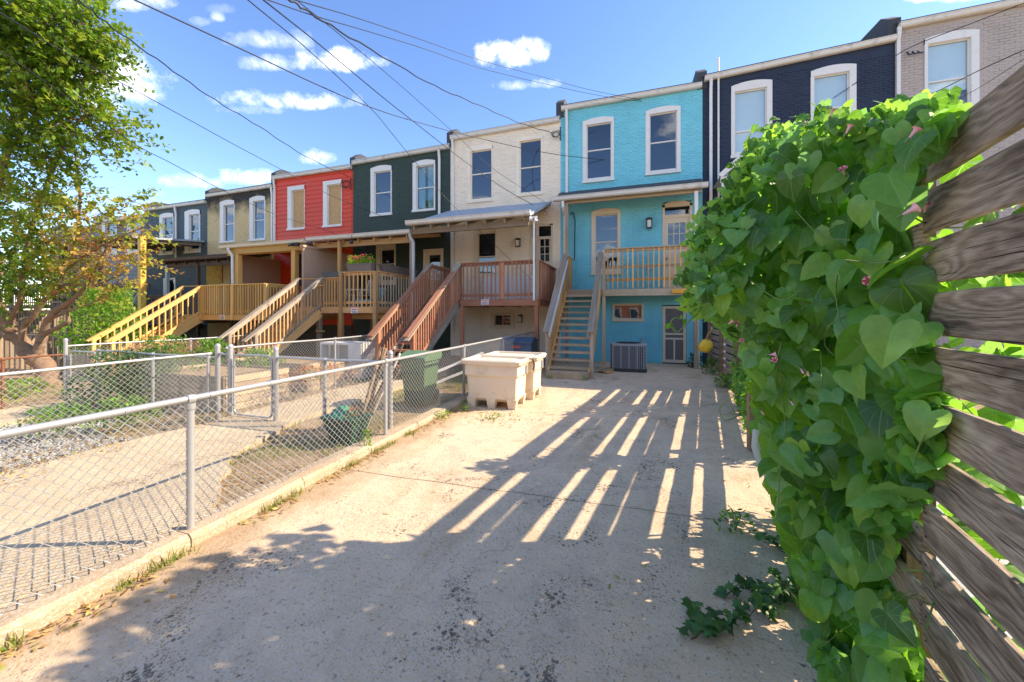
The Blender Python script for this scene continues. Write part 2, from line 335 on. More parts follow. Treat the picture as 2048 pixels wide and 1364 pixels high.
# ------------------------------------------------------------------ object helpers
COL = scn.collection
def tag(o, label=None, cat=None, group=None, kind=None):
    if label: o['label'] = label
    if cat: o['category'] = cat
    if group: o['group'] = group
    if kind: o['kind'] = kind
    return o
def root(name, loc, label, cat, group=None):
    o = bpy.data.objects.new(name, None); COL.objects.link(o); o.location = loc
    o.empty_display_size = 0.2
    return tag(o, label, cat, group)
def wloc(o):
    v = Vector(o.location)
    while o.parent is not None: o = o.parent; v += o.location
    return v
class MB:
    def __init__(s): s.v = []; s.f = []; s.sm = []; s.mi = []; s.cur = 0
    def add(s, vs, fs, smooth=False):
        b = len(s.v); s.v.extend([tuple(v) for v in vs]); s.f.extend([tuple(b+i for i in f) for f in fs]); s.sm.extend([smooth]*len(fs)); s.mi.extend([s.cur]*len(fs)); return s
    def box(s, x0, x1, y0, y1, z0, z1):
        return s.add([(x0,y0,z0),(x1,y0,z0),(x1,y1,z0),(x0,y1,z0),(x0,y0,z1),(x1,y0,z1),(x1,y1,z1),(x0,y1,z1)],
                     [(0,3,2,1),(4,5,6,7),(0,1,5,4),(1,2,6,5),(2,3,7,6),(3,0,4,7)])
    def beam(s, p, q, w, h, up=(0,0,1)):
        p, q = Vector(p), Vector(q); M = frame(p, q, up); vs = []
        L = (q-p).length
        for dx in (0, L):
            for sy, sz in ((-1,-1),(1,-1),(1,1),(-1,1)):
                vs.append(p + M @ Vector((dx, sy*w/2, sz*h/2)))
        return s.add(vs, [(0,1,2,3),(7,6,5,4),(0,4,5,1),(1,5,6,2),(2,6,7,3),(3,7,4,0)])
    def tube(s, pts, r, n=8, caps=True, smooth=True):
        pts = [Vector(p) for p in pts]; rs = r if isinstance(r, (list, tuple)) else [r]*len(pts); b = len(s.v); vs = []
        prev = None
        for i, p in enumerate(pts):
            t = (pts[min(i+1, len(pts)-1)]-pts[max(i-1, 0)]).normalized()
            ref = Vector((0,0,1)) if abs(t.z) < .93 else Vector((1,0,0))
            if prev is None: a = t.cross(ref).normalized()
            else: a = (prev - t*prev.dot(t)).normalized()
            prev = a; c = t.cross(a)
            for k in range(n):
                th = 2*math.pi*k/n; vs.append(p + (a*math.cos(th)+c*math.sin(th))*rs[i])
        fs = []
        for i in range(len(pts)-1):
            for k in range(n):
                k2 = (k+1) % n; fs.append((i*n+k, i*n+k2, (i+1)*n+k2, (i+1)*n+k))
        s.add(vs, fs, smooth)
        if caps: s.add([vs[k] for k in range(n)], [tuple(range(n))]); s.add([vs[-n+k] for k in range(n)], [tuple(range(n-1,-1,-1))])
        return s
    def prism(s, poly, axis, a, b):
        """poly: list of 2D pts; axis 'x','y','z' extrusion from a to b"""
        def P(u, v, w): return {'x': (w,u,v), 'y': (u,w,v), 'z': (u,v,w)}[axis]
        n = len(poly); vs = [P(u,v,a) for u,v in poly]+[P(u,v,b) for u,v in poly]
        fs = [tuple(range(n)), tuple(range(2*n-1, n-1, -1))]+[(i, i+n, (i+1)%n+n, (i+1)%n) for i in range(n)]
        return s.add(vs, fs)
    def build(s, name, mat, parent=None, label=None, kind=None, world=True):
        me = bpy.data.meshes.new(name)
        base = wloc(parent) if (parent and world) else Vector((0,0,0))
        vs = [(x-base.x, y-base.y, z-base.z) for x, y, z in s.v]
        me.from_pydata(vs, [], s.f)
        mats = mat if isinstance(mat, (list, tuple)) else [mat]
        for mm in mats: me.materials.append(mm)
        me.polygons.foreach_set('use_smooth', s.sm)
        if len(mats) > 1: me.polygons.foreach_set('material_index', s.mi)
        fix_normals(me)
        o = bpy.data.objects.new(name, me); COL.objects.link(o); o.parent = parent
        if label: o['label'] = label
        if kind: o['kind'] = kind
        return o
def fix_normals(me):
    import bmesh
    if len(me.polygons) > 40000: return
    bm = bmesh.new(); bm.from_mesh(me); bmesh.ops.recalc_face_normals(bm, faces=bm.faces); bm.to_mesh(me); bm.free()
def frame(p, q, up=(0,0,1)):
    x = (Vector(q)-Vector(p)).normalized(); up = Vector(up)
    if abs(x.dot(up.normalized())) > .98: up = Vector((0,1,0)) if abs(x.y) < .9 else Vector((1,0,0))
    y = up.cross(x).normalized(); z = x.cross(y)
    return Matrix((x, y, z)).transposed()
_unit = {}
def unit_mesh(mat, name):
    k = (mat.name, name)
    if k not in _unit:
        b = MB(); e = .5
        b.box(-.5,.5,-.5,.5,-.5,.5); me = bpy.data.meshes.new(name); me.from_pydata(b.v, [], b.f); me.materials.append(mat); _unit[k] = me
    return _unit[k]
def stick(name, parent, p, q, w, h, mat, up=(0,0,1), label=None):
    """a straight member as its own object: shared unit box, length on local X, w across, h along 'up'"""
    p, q = Vector(p), Vector(q); o = bpy.data.objects.new(name, unit_mesh(mat, name)); COL.objects.link(o)
    M = frame(p, q, up); L = (q-p).length
    o.parent = parent; base = wloc(parent) if parent else Vector((0,0,0))
    o.rotation_mode = 'QUATERNION'; o.rotation_quaternion = M.to_quaternion()
    o.location = (p+q)/2-base; o.scale = (L, w, h)
    if label: o['label'] = label
    return o
def bulk(name, T, F, centers, rots, scales, tints, mat, parent=None, uv=None):
    """numpy copies of template T (k,3), faces F (m,n) -> one mesh with a 'tint' attribute"""
    n, k = len(centers), len(T)
    V = np.einsum('nij,kj->nki', rots, T)*scales[:, None, None]+centers[:, None, :]
    if parent: V = V-np.array(wloc(parent))
    V = V.reshape(-1, 3); F = np.array(F); fn = F.shape[1]
    FF = (F[None]+(np.arange(n)*k)[:, None, None]).reshape(-1)
    me = bpy.data.meshes.new(name); me.vertices.add(len(V)); me.vertices.foreach_set('co', V.astype(np.float32).ravel())
    nf = n*len(F); me.loops.add(nf*fn); me.loops.foreach_set('vertex_index', FF.astype(np.int32))
    me.polygons.add(nf); me.polygons.foreach_set('loop_start', (np.arange(nf)*fn).astype(np.int32))
    me.polygons.foreach_set('loop_total', np.full(nf, fn, np.int32))
    at = me.attributes.new('tint', 'FLOAT', 'POINT'); at.data.foreach_set('value', np.repeat(tints, k).astype(np.float32))
    if uv is not None:
        ul = me.uv_layers.new(name='UVMap'); ul.data.foreach_set('uv', np.tile(np.array(uv)[F.reshape(-1)], (n, 1)).astype(np.float32).ravel())
    me.polygons.foreach_set('use_smooth', [True]*nf)
    me.update(calc_edges=True); me.validate(); me.materials.append(mat)
    o = bpy.data.objects.new(name, me); COL.objects.link(o); o.parent = parent; return o
def rot_from(nrm, down, roll):
    """matrices: local z = leaf normal, local y = up the leaf (towards the stalk)"""
    nrm = nrm/np.linalg.norm(nrm, axis=1, keepdims=True)
    y = -down+nrm*np.sum(down*nrm, axis=1, keepdims=True); y /= np.linalg.norm(y, axis=1, keepdims=True)+1e-9
    x = np.cross(y, nrm); c, s = np.cos(roll)[:, None], np.sin(roll)[:, None]
    x2 = x*c+y*s; y2 = np.cross(nrm, x2)
    return np.stack([x2, y2, nrm], axis=2)
# ------------------------------------------------------------------ shared materials
WHITE = plain('white_trim_paint', (.72,.69,.64), .45, var=.05, scale=3, wear=((.42,.38,.32), 5, 3.0, -1.75))
OLDWHITE = plain('aged_white_gutter_paint', (.66,.62,.55), .5, var=.08, scale=3, wear=((.25,.20,.15), 4, 3.5, -1.9))
TARF = plain('dark_tar_roofing', (.05,.052,.058), .8, var=.3, scale=5, bump=.3)
GREYRF = plain('grey_membrane_roofing', (.30,.34,.38), .6, var=.15, scale=2, bump=.2, bscale=12)
ROOMD = plain('room_dark_sky_tint', (.03,.065,.10), .9, var=.3, scale=1.5)  # dark blue tone stands in for unlit rooms and reflected sky
BLIND = plain('pale_roller_blind', (.70,.76,.74), .8, var=.04)
CURT = plain('teal_curtain_cloth', (.18,.36,.34), .9, var=.3, scale=8)
BLACK = plain('black_metal', (.02,.02,.022), .4)
STEEL = plain('galvanised_steel', (.42,.42,.41), .42, metal=.35, var=.12, scale=9, wear=((.30,.28,.26), 14, 3.0, -1.8))
RUST = plain('rusted_steel', (.20,.075,.035), .85, var=.3, scale=20)
WIRE = plain('galvanised_wire', (.46,.45,.43), .5, metal=.3, var=.1, scale=12)
CABLE = plain('black_cable', (.015,.015,.018), .5)
PALECABLE = plain('grey_cable', (.35,.35,.36), .5)
LAMPG = plain('milky_lamp_glass', (.75,.72,.62), .2)
W_GREY = wood('sun_bleached_grey_wood', (.56,.44,.30), (.24,.18,.115), weather=(.62,.43,.24))
W_NEW = wood('orange_treated_wood', (.74,.43,.16), (.52,.27,.09), contrast=.7)
W_YEL = wood('yellow_brown_painted_wood', (.70,.42,.14), (.60,.35,.11), contrast=.5)
W_GRN = wood('honey_brown_deck_wood', (.62,.34,.13), (.34,.17,.06), weather=(.54,.38,.22))
W_RED = wood('red_brown_stained_wood', (.42,.175,.095), (.24,.09,.05), weather=(.42,.24,.15))
W_GREYRAIL = wood('silvered_handrail_wood', (.42,.34,.25), (.14,.10,.075), weather=(.50,.42,.33))
W_DARK = wood('dark_aged_wood', (.14,.095,.065), (.055,.04,.03))
W_TAN = wood('weathered_tan_wood', (.36,.27,.18), (.16,.11,.075))
OSB = osb()
VINYL = plain('warm_white_pvc', (.74,.68,.60), .4, var=.04)

def seg_arch(x0, x1, z, rise, n=8):
    return [(x0+(x1-x0)*i/n, z+rise*(1-(2*i/n-1)**2)) for i in range(n+1)]

def window(h, Y, o, l, r, t, b, gl, gr, gt, gb, gm=None, arch=.085, frame_mat=None, kind=None, name='window', bars=0):
    """o: set of openings to extend; pixel box of the trim and of the glass, all lying on plane Y"""
    fm = frame_mat or WHITE
    xm = (l+r)/2
    x0, x1 = AX(l, Y), AX(r, Y); z1, z0 = AZ(xm, t, Y), AZ(xm, b, Y)
    g0, g1 = AX(gl, Y), AX(gr, Y); gz1, gz0 = AZ((gl+gr)/2, gt, Y), AZ((gl+gr)/2, gb, Y)
    m = .055; g0, g1 = max(g0, x0+m), min(g1, x1-m); gz0 = max(gz0, z0+m)
    zs = z1-arch
    o.append((x0+.02, x1-.02, z0+.02, zs-.01))
    mb = MB(); f, k = Y-.035, Y+.07
    # casing: flat boards round the sash, head board with a segmental top
    mb.box(x0, g0-.03, f, k, z0+.09, zs); mb.box(g1+.03, x1, f, k, z0+.09, zs)
    poly = [(x0, gz1+.03)]+[(x1, gz1+.03)]+list(reversed(seg_arch(x0, x1, zs, arch)))
    mb.prism(poly, 'y', f-.004, k)
    w = mb.build(name, fm, h)
    if arch: 
        pass
    sl = MB(); sl.box(x0-.02, x1+.02, Y-.075, Y+.07, z0, z0+.09); sl.build('sill', fm, w)
    sa = MB(); a, c = Y+.04, Y+.085
    e = .04
    zz0 = z0+.09
    sa.box(g0-.03, g0, a, c, zz0, gz1+.03); sa.box(g1, g1+.03, a, c, zz0, gz1+.03)
    sa.box(g0, g1, a, c, gz1, gz1+.03); sa.box(g0, g1, a, c, zz0, max(gz0, zz0+.03))
    if gm is not None:
        zm = AZ((gl+gr)/2, gm, Y); sa.box(g0, g1, a-.01, c, zm-.02, zm+.02)
    for i in range(bars):
        xb = g0+(g1-g0)*(i+1)/(bars+1); sa.box(xb-.012, xb+.012, a+.005, c-.002, max(gz0, zz0+.03), gz1)
    sa.build('sash', fm, w)
    if kind == 'boarded':
        bd = MB(); bd.box(g0, g1, Y+.06, Y+.075, zz0+.03, gz1); bd.build('plywood_board', OSB, w)
    else:
        pn = MB(); pn.add([(g0,Y+.06,zz0),(g1,Y+.06,zz0),(g1,Y+.06,gz1),(g0,Y+.06,gz1)], [(0,1,2,3)]); pn.build('pane', GLASS, w)
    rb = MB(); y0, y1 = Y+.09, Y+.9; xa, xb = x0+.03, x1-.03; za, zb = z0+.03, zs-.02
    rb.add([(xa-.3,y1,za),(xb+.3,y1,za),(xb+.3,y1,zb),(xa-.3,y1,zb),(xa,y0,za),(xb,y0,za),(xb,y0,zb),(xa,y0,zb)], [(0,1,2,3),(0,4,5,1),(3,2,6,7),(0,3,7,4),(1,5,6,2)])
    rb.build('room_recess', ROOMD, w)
    if kind == 'blind': 
        bl = MB(); bl.box(g0, g1, Y+.10, Y+.11, gz0+(gz1-gz0)*.42, gz1); bl.build('roller_blind', BLIND, w)
    if kind == 'blind_full':
        bl = MB(); bl.box(g0, g1, Y+.10, Y+.11, gz0, gz1); bl.build('roller_blind', BLIND, w)
    if kind == 'curtain':
        bl = MB(); n = 14
        for side in (0, 1):
            vs, fs = [], []
            for i in range(n+1):
                u = i/n*.42; x = g0+(g1-g0)*(u if side == 0 else 1-u); yy = Y+.14+.02*math.sin(i*2.1)
                vs += [(x, yy, gz0), (x, yy, gz1)]
            for i in range(n): fs.append((2*i, 2*i+2, 2*i+3, 2*i+1))
            bl.add(vs, fs, True)
        bl.build('curtain', CURT, w)
    return w

def wall_with_openings(h, x0, x1, z0, z1l, z1r, Y, opens, mat, depth=.12):
    xs = sorted({x0, x1, *[v for o in opens for v in o[:2] if x0 < v < x1]})
    ztop = min(z1l, z1r); zs = sorted({z0, ztop, *[v for o in opens for v in o[2:] if z0 < v < ztop]})
    mb = MB()
    for i in range(len(xs)-1):
        for j in range(len(zs)-1):
            cx, cz = (xs[i]+xs[i+1])/2, (zs[j]+zs[j+1])/2
            if any(o[0] < cx < o[1] and o[2] < cz < o[3] for o in opens): continue
            mb.add([(xs[i],Y,zs[j]),(xs[i+1],Y,zs[j]),(xs[i+1],Y,zs[j+1]),(xs[i],Y,zs[j+1])], [(0,1,2,3)])
    mb.add([(x0,Y,ztop),(x1,Y,ztop),(x1,Y,z1r),(x0,Y,z1l)], [(0,1,2,3)])
    for a, b, c, d in opens:
        y1 = Y+depth
        mb.add([(a,Y,c),(b,Y,c),(b,Y,d),(a,Y,d),(a,y1,c),(b,y1,c),(b,y1,d),(a,y1,d)], [(0,1,5,4),(1,2,6,5),(2,3,7,6),(3,0,4,7)])
    # flanks of the house body
    zt = max(z1l, z1r); y2 = Y+9
    mb.add([(x0,Y,z0),(x0,Y,z1l),(x0,y2,z1l),(x0,y2,z0)], [(0,1,2,3)]); mb.add([(x1,Y,z0),(x1,Y,z1r),(x1,y2,z1r),(x1,y2,z0)], [(0,1,2,3)])
    mb.add([(x0,y2,z0),(x1,y2,z0),(x1,y2,z1r),(x0,y2,z1l)], [(0,1,2,3)])
    return mb.build('wall', mat, h)

_brick_unit = {}
def bricks(h, x0, x1, z0, z1, Y, opens, mat, n_ind=300, zvis=0.0):
    L, H, gap = .2, .066, .011
    rnd = random.Random(int(x0*100)); rows = []
    z = z0; k = 0
    while z+H < z1:
        x = x0+(0 if k % 2 else -(L+gap)/2)
        while x < x1:
            a, b = max(x, x0), min(x+L, x1)
            if b-a > .04 and not any(a < o[1]+.02 and b > o[0]-.02 and z < o[3]+.02 and z+H > o[2]-.02 for o in opens):
                rows.append((a, b, z, z+H))
            x += L+gap
        z += H+gap; k += 1
    cam_p = Vector((0, 0, EYE))
    vis = [r for r in rows if r[2] > zvis]
    vis.sort(key=lambda r: (Vector(((r[0]+r[1])/2, Y, r[2]))-cam_p).length)
    ind = set(id(r) for r in vis[:n_ind])
    key = mat.name
    if key not in _brick_unit:
        me = bpy.data.meshes.new('brick'); e = .5
        vs = [(-.5,0,-.5),(.5,0,-.5),(.5,0,.5),(-.5,0,.5),(-.485,-1,-.45),(.485,-1,-.45),(.485,-1,.45),(-.485,-1,.45)]
        me.from_pydata(vs, [], [(4,5,6,7),(0,1,5,4),(1,2,6,5),(2,3,7,6),(3,0,4,7)]); me.materials.append(mat); _brick_unit[key] = me
    mb = MB(); base = wloc(h)
    for r in rows:
        p = .005+rnd.random()*.010
        if id(r) in ind:
            o = bpy.data.objects.new('brick', _brick_unit[key]); COL.objects.link(o); o.parent = h
            o.location = Vector(((r[0]+r[1])/2, Y, (r[2]+r[3])/2))-base; o.scale = (r[1]-r[0], p, r[3]-r[2])
            o.rotation_euler = (0, rnd.uniform(-.012, .012), 0)
        else:
            a, b, c, d = r; e = .004
            mb.add([(a,Y,c),(b,Y,c),(b,Y,d),(a,Y,d),(a+e,Y-p,c+e),(b-e,Y-p,c+e),(b-e,Y-p,d-e),(a+e,Y-p,d-e)], [(4,5,6,7),(0,1,5,4),(1,2,6,5),(2,3,7,6),(3,0,4,7)])
    mb.build('brickwork', mat, h, kind='stuff')

def gutter(h, x0, x1, zl, zr, Y, mat=None, name='gutter'):
    mb = MB(); prof = [(0,0),(-.10,0),(-.135,.035),(-.135,.115),(-.155,.125),(-.155,.14),(0,.14)]
    n = len(prof); vs = [(x0, Y+a, zl-.14+b) for a, b in prof]+[(x1, Y+a, zr-.14+b) for a, b in prof]
    mb.add(vs, [tuple(range(n)), tuple(range(2*n-1, n-1, -1))]+[(i, i+n, (i+1)%n+n, (i+1)%n) for i in range(n)])
    return mb.build(name, mat or OLDWHITE, h)

def roof_parts(h, x0, x1, zl, zr, Y, mat=TARF, parapet=True):
    mb = MB(); y0, y1 = Y-.10, Y+9; t = .07
    vs = [(x0,y0,zl),(x1,y0,zr),(x1,y1,zr+.75),(x0,y1,zl+.75)]; vs += [(x,y,z+t) for x,y,z in vs]
    mb.add(vs, [(0,3,2,1),(4,5,6,7),(0,1,5,4),(1,2,6,5),(2,3,7,6),(3,0,4,7)])
    r = mb.build('roof', mat, h)
    if parapet:   # party wall between this roof and the lower one beside it
        mb = MB(); w = .16
        pl = [(Y-.02, zl-.35),(Y+9, zl-.35),(Y+9, zl+1.25),(Y+.6, zl+.52),(Y+.35, zl+.50),(Y-.02, zl+.22)]
        mb.prism(pl, 'x', x0-w, x0+w-.03); mb.build('parapet', TARF, h)
    return r

def lantern(h, px, py, Y, s=1.0, name='wall_lamp'):
    p = A(px, py, Y); x, z = p.x, p.z; mb = MB()
    mb.box(x-.05*s, x+.05*s, Y-.03, Y-.006, z-.1*s, z+.14*s); mb.box(x-.02*s, x+.02*s, Y-.13*s, Y-.03, z+.13*s, z+.16*s)
    mb.box(x-.075*s, x+.075*s, Y-.2*s, Y-.05, z+.10*s, z+.13*s); mb.box(x-.065*s, x+.065*s, Y-.19*s, Y-.06, z-.12*s, z-.10*s)
    for a in (-1, 1):
        for b in (-.185*s, -.065*s): mb.box(x+a*.06*s-.006, x+a*.06*s+.006, Y+b-.006, Y+b+.006, z-.10*s, z+.10*s)
    o = mb.build(name, BLACK, h); gl = MB(); gl.box(x-.045*s, x+.045*s, Y-.17*s, Y-.08*s, z-.10*s, z+.08*s); gl.build('lamp_glass', LAMPG, o)
    return o

def downspout(h, x, Y, z1, z0, mat=None, elbow=.0):
    mb = MB(); y = Y-.055; pts = [(x+elbow, Y-.10, z1), (x+elbow, Y-.10, z1-.12), (x, y, z1-.38), (x, y, z0)]
    for i in range(3): mb.beam(pts[i], pts[i+1], .085, .06, up=(0,1,0))
    return mb.build('downspout', mat or WHITE, h)

# siding boards: each a lapped board of its own
_sid = {}
def siding(h, x0, x1, z0, z1, Y, opens, mat, pitch=.2):
    z = z0; base = wloc(h); k = (mat.name)
    if k not in _sid:
        me = bpy.data.meshes.new('siding_board'); me.from_pydata([(-.5,0,-.5),(.5,0,-.5),(.5,0,.5),(-.5,0,.5),(-.5,-1,-.5),(.5,-1,-.5),(.5,-.25,.5),(-.5,-.25,.5)], [], [(4,5,6,7),(0,1,5,4),(1,2,6,5),(2,3,7,6),(3,0,4,7)]); me.materials.append(mat); _sid[k] = me
    while z < z1-.02:
        zt = min(z+pitch, z1); cut = sorted([(o[0], o[1]) for o in opens if z < o[3] and zt > o[2]]); xa = x0; segs = []
        for a, b in cut:
            if a > xa: segs.append((xa, a))
            xa = max(xa, b)
        if xa < x1: segs.append((xa, x1))
        for a, b in segs:
            o = bpy.data.objects.new('siding_board', _sid[k]); COL.objects.link(o); o.parent = h
            o.location = Vector(((a+b)/2, Y-.002, (z+zt)/2))-base; o.scale = (b-a, .028, zt-z)
        z += pitch

def house(name, label, x0, x1, zl, zr, zb, Y, wallmat, build_openings, brick=True, n_ind=300, zvis=0.0, roofmat=TARF, gut=True, gmat=None):
    h = root(name, ((x0+x1)/2, Y, zb), label, 'house', 'row houses with brightly painted rear walls')
    opens = []; build_openings(h, opens)
    wall_with_openings(h, x0, x1, zb, zl-.02, zr-.02, Y, opens, wallmat)
    if brick: bricks(h, x0+.01, x1-.01, zb, min(zl, zr)-.16, Y, opens, wallmat, n_ind, zvis)
    roof_parts(h, x0, x1, zl, zr, Y, roofmat)
    if gut: gutter(h, x0+.05, x1-.03, zl, zr, Y-.02, gmat)
    return h

XB = {k: AX(v) for k, v in dict(grey1=2330, grey0=1790, navy0=1405, blue0=1121, cream0=901, green0=706, red0=548, yel0=415, slate0=293).items()}
XB['purple0'] = XB['slate0']-4.7
P_BLUE = painted_brick('turquoise_painted_brick', (.19,.57,.66), dirt=(.05,.22,.28))
P_CREAM = painted_brick('cream_painted_brick', (.86,.74,.58), dirt=(.50,.40,.30))
P_GREEN = painted_brick('dark_green_painted_brick', (.038,.062,.05), dirt=(.02,.03,.025))
P_NAVY = painted_brick('navy_painted_brick', (.022,.032,.06), dirt=(.01,.012,.02))
P_GREY = painted_brick('warm_grey_painted_brick', (.44,.375,.33), dirt=(.2,.17,.15), patch=(.16,.10,.09))
P_SLATE = painted_brick('slate_painted_brick', (.07,.10,.115), dirt=(.03,.04,.05))
P_YEL = sootbrick()
RED_S = plain('red_vinyl_siding', (.66,.048,.003), .45, var=.10, scale=2)
PUR_S = plain('grey_vinyl_siding', (.13,.12,.14), .5, var=.10, scale=2)
BEIGE = plain('pinkish_beige_privacy_panel', (.46,.29,.20), .7, var=.06, scale=3)
CREAMT = plain('cream_trim_paint', (.70,.58,.42), .5, var=.05, scale=3)
YELBD = plain('dirty_yellow_board', (.55,.34,.05), .8, var=.25, scale=5, wear=((.12,.07,.03), 4, 3.5, -1.8))

def door(h, Y, o, l, r, t, b, mat, frame, glass=None, grid=(0,0), transom=None, name='door', extra=None):
    x0, x1 = AX(l, Y), AX(r, Y); xm = (l+r)/2; z1, z0 = AZ(xm, t, Y), AZ(xm, b, Y)
    o.append((x0+.01, x1-.01, z0, z1-.01)); f = .07
    mb = MB(); mb.box(x0, x0+f, Y-.03, Y+.09, z0, z1-f); mb.box(x1-f, x1, Y-.03, Y+.09, z0, z1-f)
    zt = z1-f
    if transom:
        ta, tb = AZ(xm, transom[0], Y), AZ(xm, transom[1], Y)
        mb.box(x0, x1, Y-.03, Y+.09, ta, z1-.10); mb.prism([(x0, z1-.1), (x1, z1-.1)]+list(reversed(seg_arch(x0, x1, z1-.1, .1))), 'y', Y-.034, Y+.09)
        mb.box(x0+f, x1-f, Y+.0, Y+.09, tb-.10, tb); zt = tb-.10
    else: mb.box(x0, x1, Y-.03, Y+.09, z1-f, z1)
    d = MB(); X0, X1 = x0+f, x1-f
    dd = mb.build(name, frame, h)
    if transom:
        p = MB(); p.add([(X0,Y+.05,tb),(X1,Y+.05,tb),(X1,Y+.05,ta),(X0,Y+.05,ta)], [(0,1,2,3)]); p.build('transom_pane', GLASS, dd)
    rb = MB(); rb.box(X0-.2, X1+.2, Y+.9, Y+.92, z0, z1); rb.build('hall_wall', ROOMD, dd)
    if glass:
        ga, gb, gc, ge = AX(glass[0], Y), AX(glass[1], Y), AZ(xm, glass[2], Y), AZ(xm, glass[3], Y)
        ga, gb = max(ga, X0+.08), min(gb, X1-.08)
        d.box(X0, ga, Y+.03, Y+.07, z0, zt); d.box(gb, X1, Y+.03, Y+.07, z0, zt); d.box(ga, gb, Y+.03, Y+.07, gc, zt); d.box(ga, gb, Y+.03, Y+.07, z0, ge)
        for i in range(1, grid[0]): xx = ga+(gb-ga)*i/grid[0]; d.box(xx-.012, xx+.012, Y+.032, Y+.068, ge, gc)
        for i in range(1, grid[1]): zz = ge+(gc-ge)*i/grid[1]; d.box(ga, gb, Y+.034, Y+.066, zz-.012, zz+.012)
        for a, b2 in ((.1,.9),):
            d.box(X0+.12, (X0+X1)/2-.04, Y+.022, Y+.03, z0+.15, ge-.15); d.box((X0+X1)/2+.04, X1-.12, Y+.022, Y+.03, z0+.15, ge-.15)
        p = MB(); p.add([(ga,Y+.05,ge),(gb,Y+.05,ge),(gb,Y+.05,gc),(ga,Y+.05,gc)], [(0,1,2,3)]); p.build('door_pane', GLASS, dd)
    else: d.box(X0, X1, Y+.03, Y+.07, z0, zt)
    d.build('door_leaf', mat, dd)
    k = MB(); k.tube([(X0+.06, Y+.03, z0+1.0), (X0+.06, Y-.03, z0+1.0)], .028, 8); k.build('knob', BLACK, dd)
    return dd

# ================================================================== THE ROW OF HOUSES
def op_grey(h, o):
    window(h, D, o, 1848, 1957, 64, 262, 1857, 1938, 84, 250, 158, kind='blind')
hg = house('row_house', 'warm grey painted brick row house at the uphill end of the terrace', XB['grey0'], XB['grey1'], 10.0, 10.08, -.05, D, P_GREY, op_grey, n_ind=300, zvis=5.5)
downspout(hg, AX(1794), D, 9.9, 2.0)
def op_navy(h, o):
    window(h, D, o, 1462, 1544, 162, 313, 1471, 1531, 181, 300, 260, kind='blind_full')
    window(h, D, o, 1620.7, 1711.8, 131, 300, 1630, 1696, 150, 285, 215, kind='blind')
hn = house('row_house', 'navy painted brick row house with white window trim beside the turquoise one', XB['navy0'], XB['grey0'], 9.45, 9.67, 0, D, P_NAVY, op_navy, n_ind=300, zvis=4.0)
downspout(hn, AX(1421), D, 9.35, 1.2)
mb = MB(); xx = AX(1436); mb.tube([(xx, D-.07, 3.0), (xx, D-.07, AZ(1436, 118))], .03, 8); mb.build('service_pipe', WHITE, hn)
# little porch hood of the navy house, seen over the vine
mb = MB(); px0, px1 = AX(1440, 12.6), AX(1520, 12.6); zt = AZ(1470, 318, 12.6); zb_ = AZ(1445, 352, 12.6)
mb.prism([(px0, zb_), (px1, zb_), ((px0+px1)/2, zt)], 'y', 12.6, D-.01); pr = mb.build('porch_hood', GREYRF, hn)
mb = MB(); mb.beam((px0, 12.58, zb_), ((px0+px1)/2, 12.58, zt), .05, .14); mb.beam((px1, 12.58, zb_), ((px0+px1)/2, 12.58, zt), .05, .14); mb.box(px0+.02, px1-.02, 12.6, 12.7, zb_-.18, zb_-.02); mb.build('gable_trim', WHITE, pr)
for xx in (px0+.1, px1-.1): mb = MB(); mb.box(xx-.05, xx+.05, 12.61, 12.71, 0, zb_-.18); mb.build('post', WHITE, pr)

def op_blue(h, o):
    window(h, D, o, 1165.5, 1228, 235, 364.5, 1175, 1221, 249, 354, 299)
    window(h, D, o, 1291, 1361, 213.5, 348.6, 1301, 1352, 227, 338, 283)
    window(h, D, o, 1183, 1241, 417, 550, 1192, 1234, 430, 536, 484, frame_mat=CREAMT)
    door(h, D, o, 1325, 1384, 402, 576, CREAMT, CREAMT, glass=(1336, 1371, 445, 489), grid=(3, 2), transom=(413, 429))
    window(h, D, o, 1225, 1287, 607, 643, 1229, 1282, 611, 638, arch=0, frame_mat=CREAMT, name='basement_window')
    # basement doorway with a screen door
    Y = D; x0, x1 = AX(1322), AX(1376); z1, z0 = AZ(1349, 610), 0.0
    o.append((x0, x1, z0, z1)); mb = MB(); y0, y1 = Y+.02, Y+.06
    for a, b in ((x0+.05, x0+.14), (x1-.14, x1-.05)): mb.box(a, b, y0, y1, .04, z1-.04)
    for za, zb2 in ((z1-.12, z1-.04), (.04, .14), (.82, .88), (.98, 1.04)): mb.box(x0+.14, x1-.14, y0+.001, y1-.001, za, zb2)
    xm = (x0+x1)/2; mb.box(xm-.025, xm+.025, y0+.002, y1-.002, .14, .82)
    d = mb.build('screen_door', CREAMT, h)
    s = MB(); s.box(x0+.10, x1-.10, y0+.015, y0+.02, .1, z1-.1); s.build('screen', plain('grey_insect_screen', (.16,.14,.13), .8, var=.1, bump=.3, bscale=300), d)
    s = MB(); s.box(x0, x1, Y+.5, Y+.52, 0, z1); s.box(x0, x0+.04, Y-.01, Y+.1, 0, z1); s.box(x1-.04, x1, Y-.01, Y+.1, 0, z1); s.build('door_frame', P_BLUE, d)
hb = house('row_house', 'turquoise painted brick row house with basement screen door', XB['blue0'], XB['navy0'], 9.26, 9.26, 0, D, P_BLUE, op_blue, n_ind=300, zvis=6.3)
downspout(hb, AX(1134), D, 9.15, 5.6)
lantern(hb, 1298, 449, D, 1.35)
mb = MB(); p = A(1284, 678); mb.tube([p+Vector((0,-.01,0)), p+Vector((0,-.12,0)), p+Vector((0,-.12,-.1))], .035, 8); mb.build('dryer_vent', STEEL, hb)
mb = MB(); p = A(1300, 536); mb.box(p.x-.09, p.x+.09, D-.06, D-.012, p.z-.07, p.z+.09); mb.build('outlet_box', plain('grey_plastic', (.4,.42,.42), .5), hb)
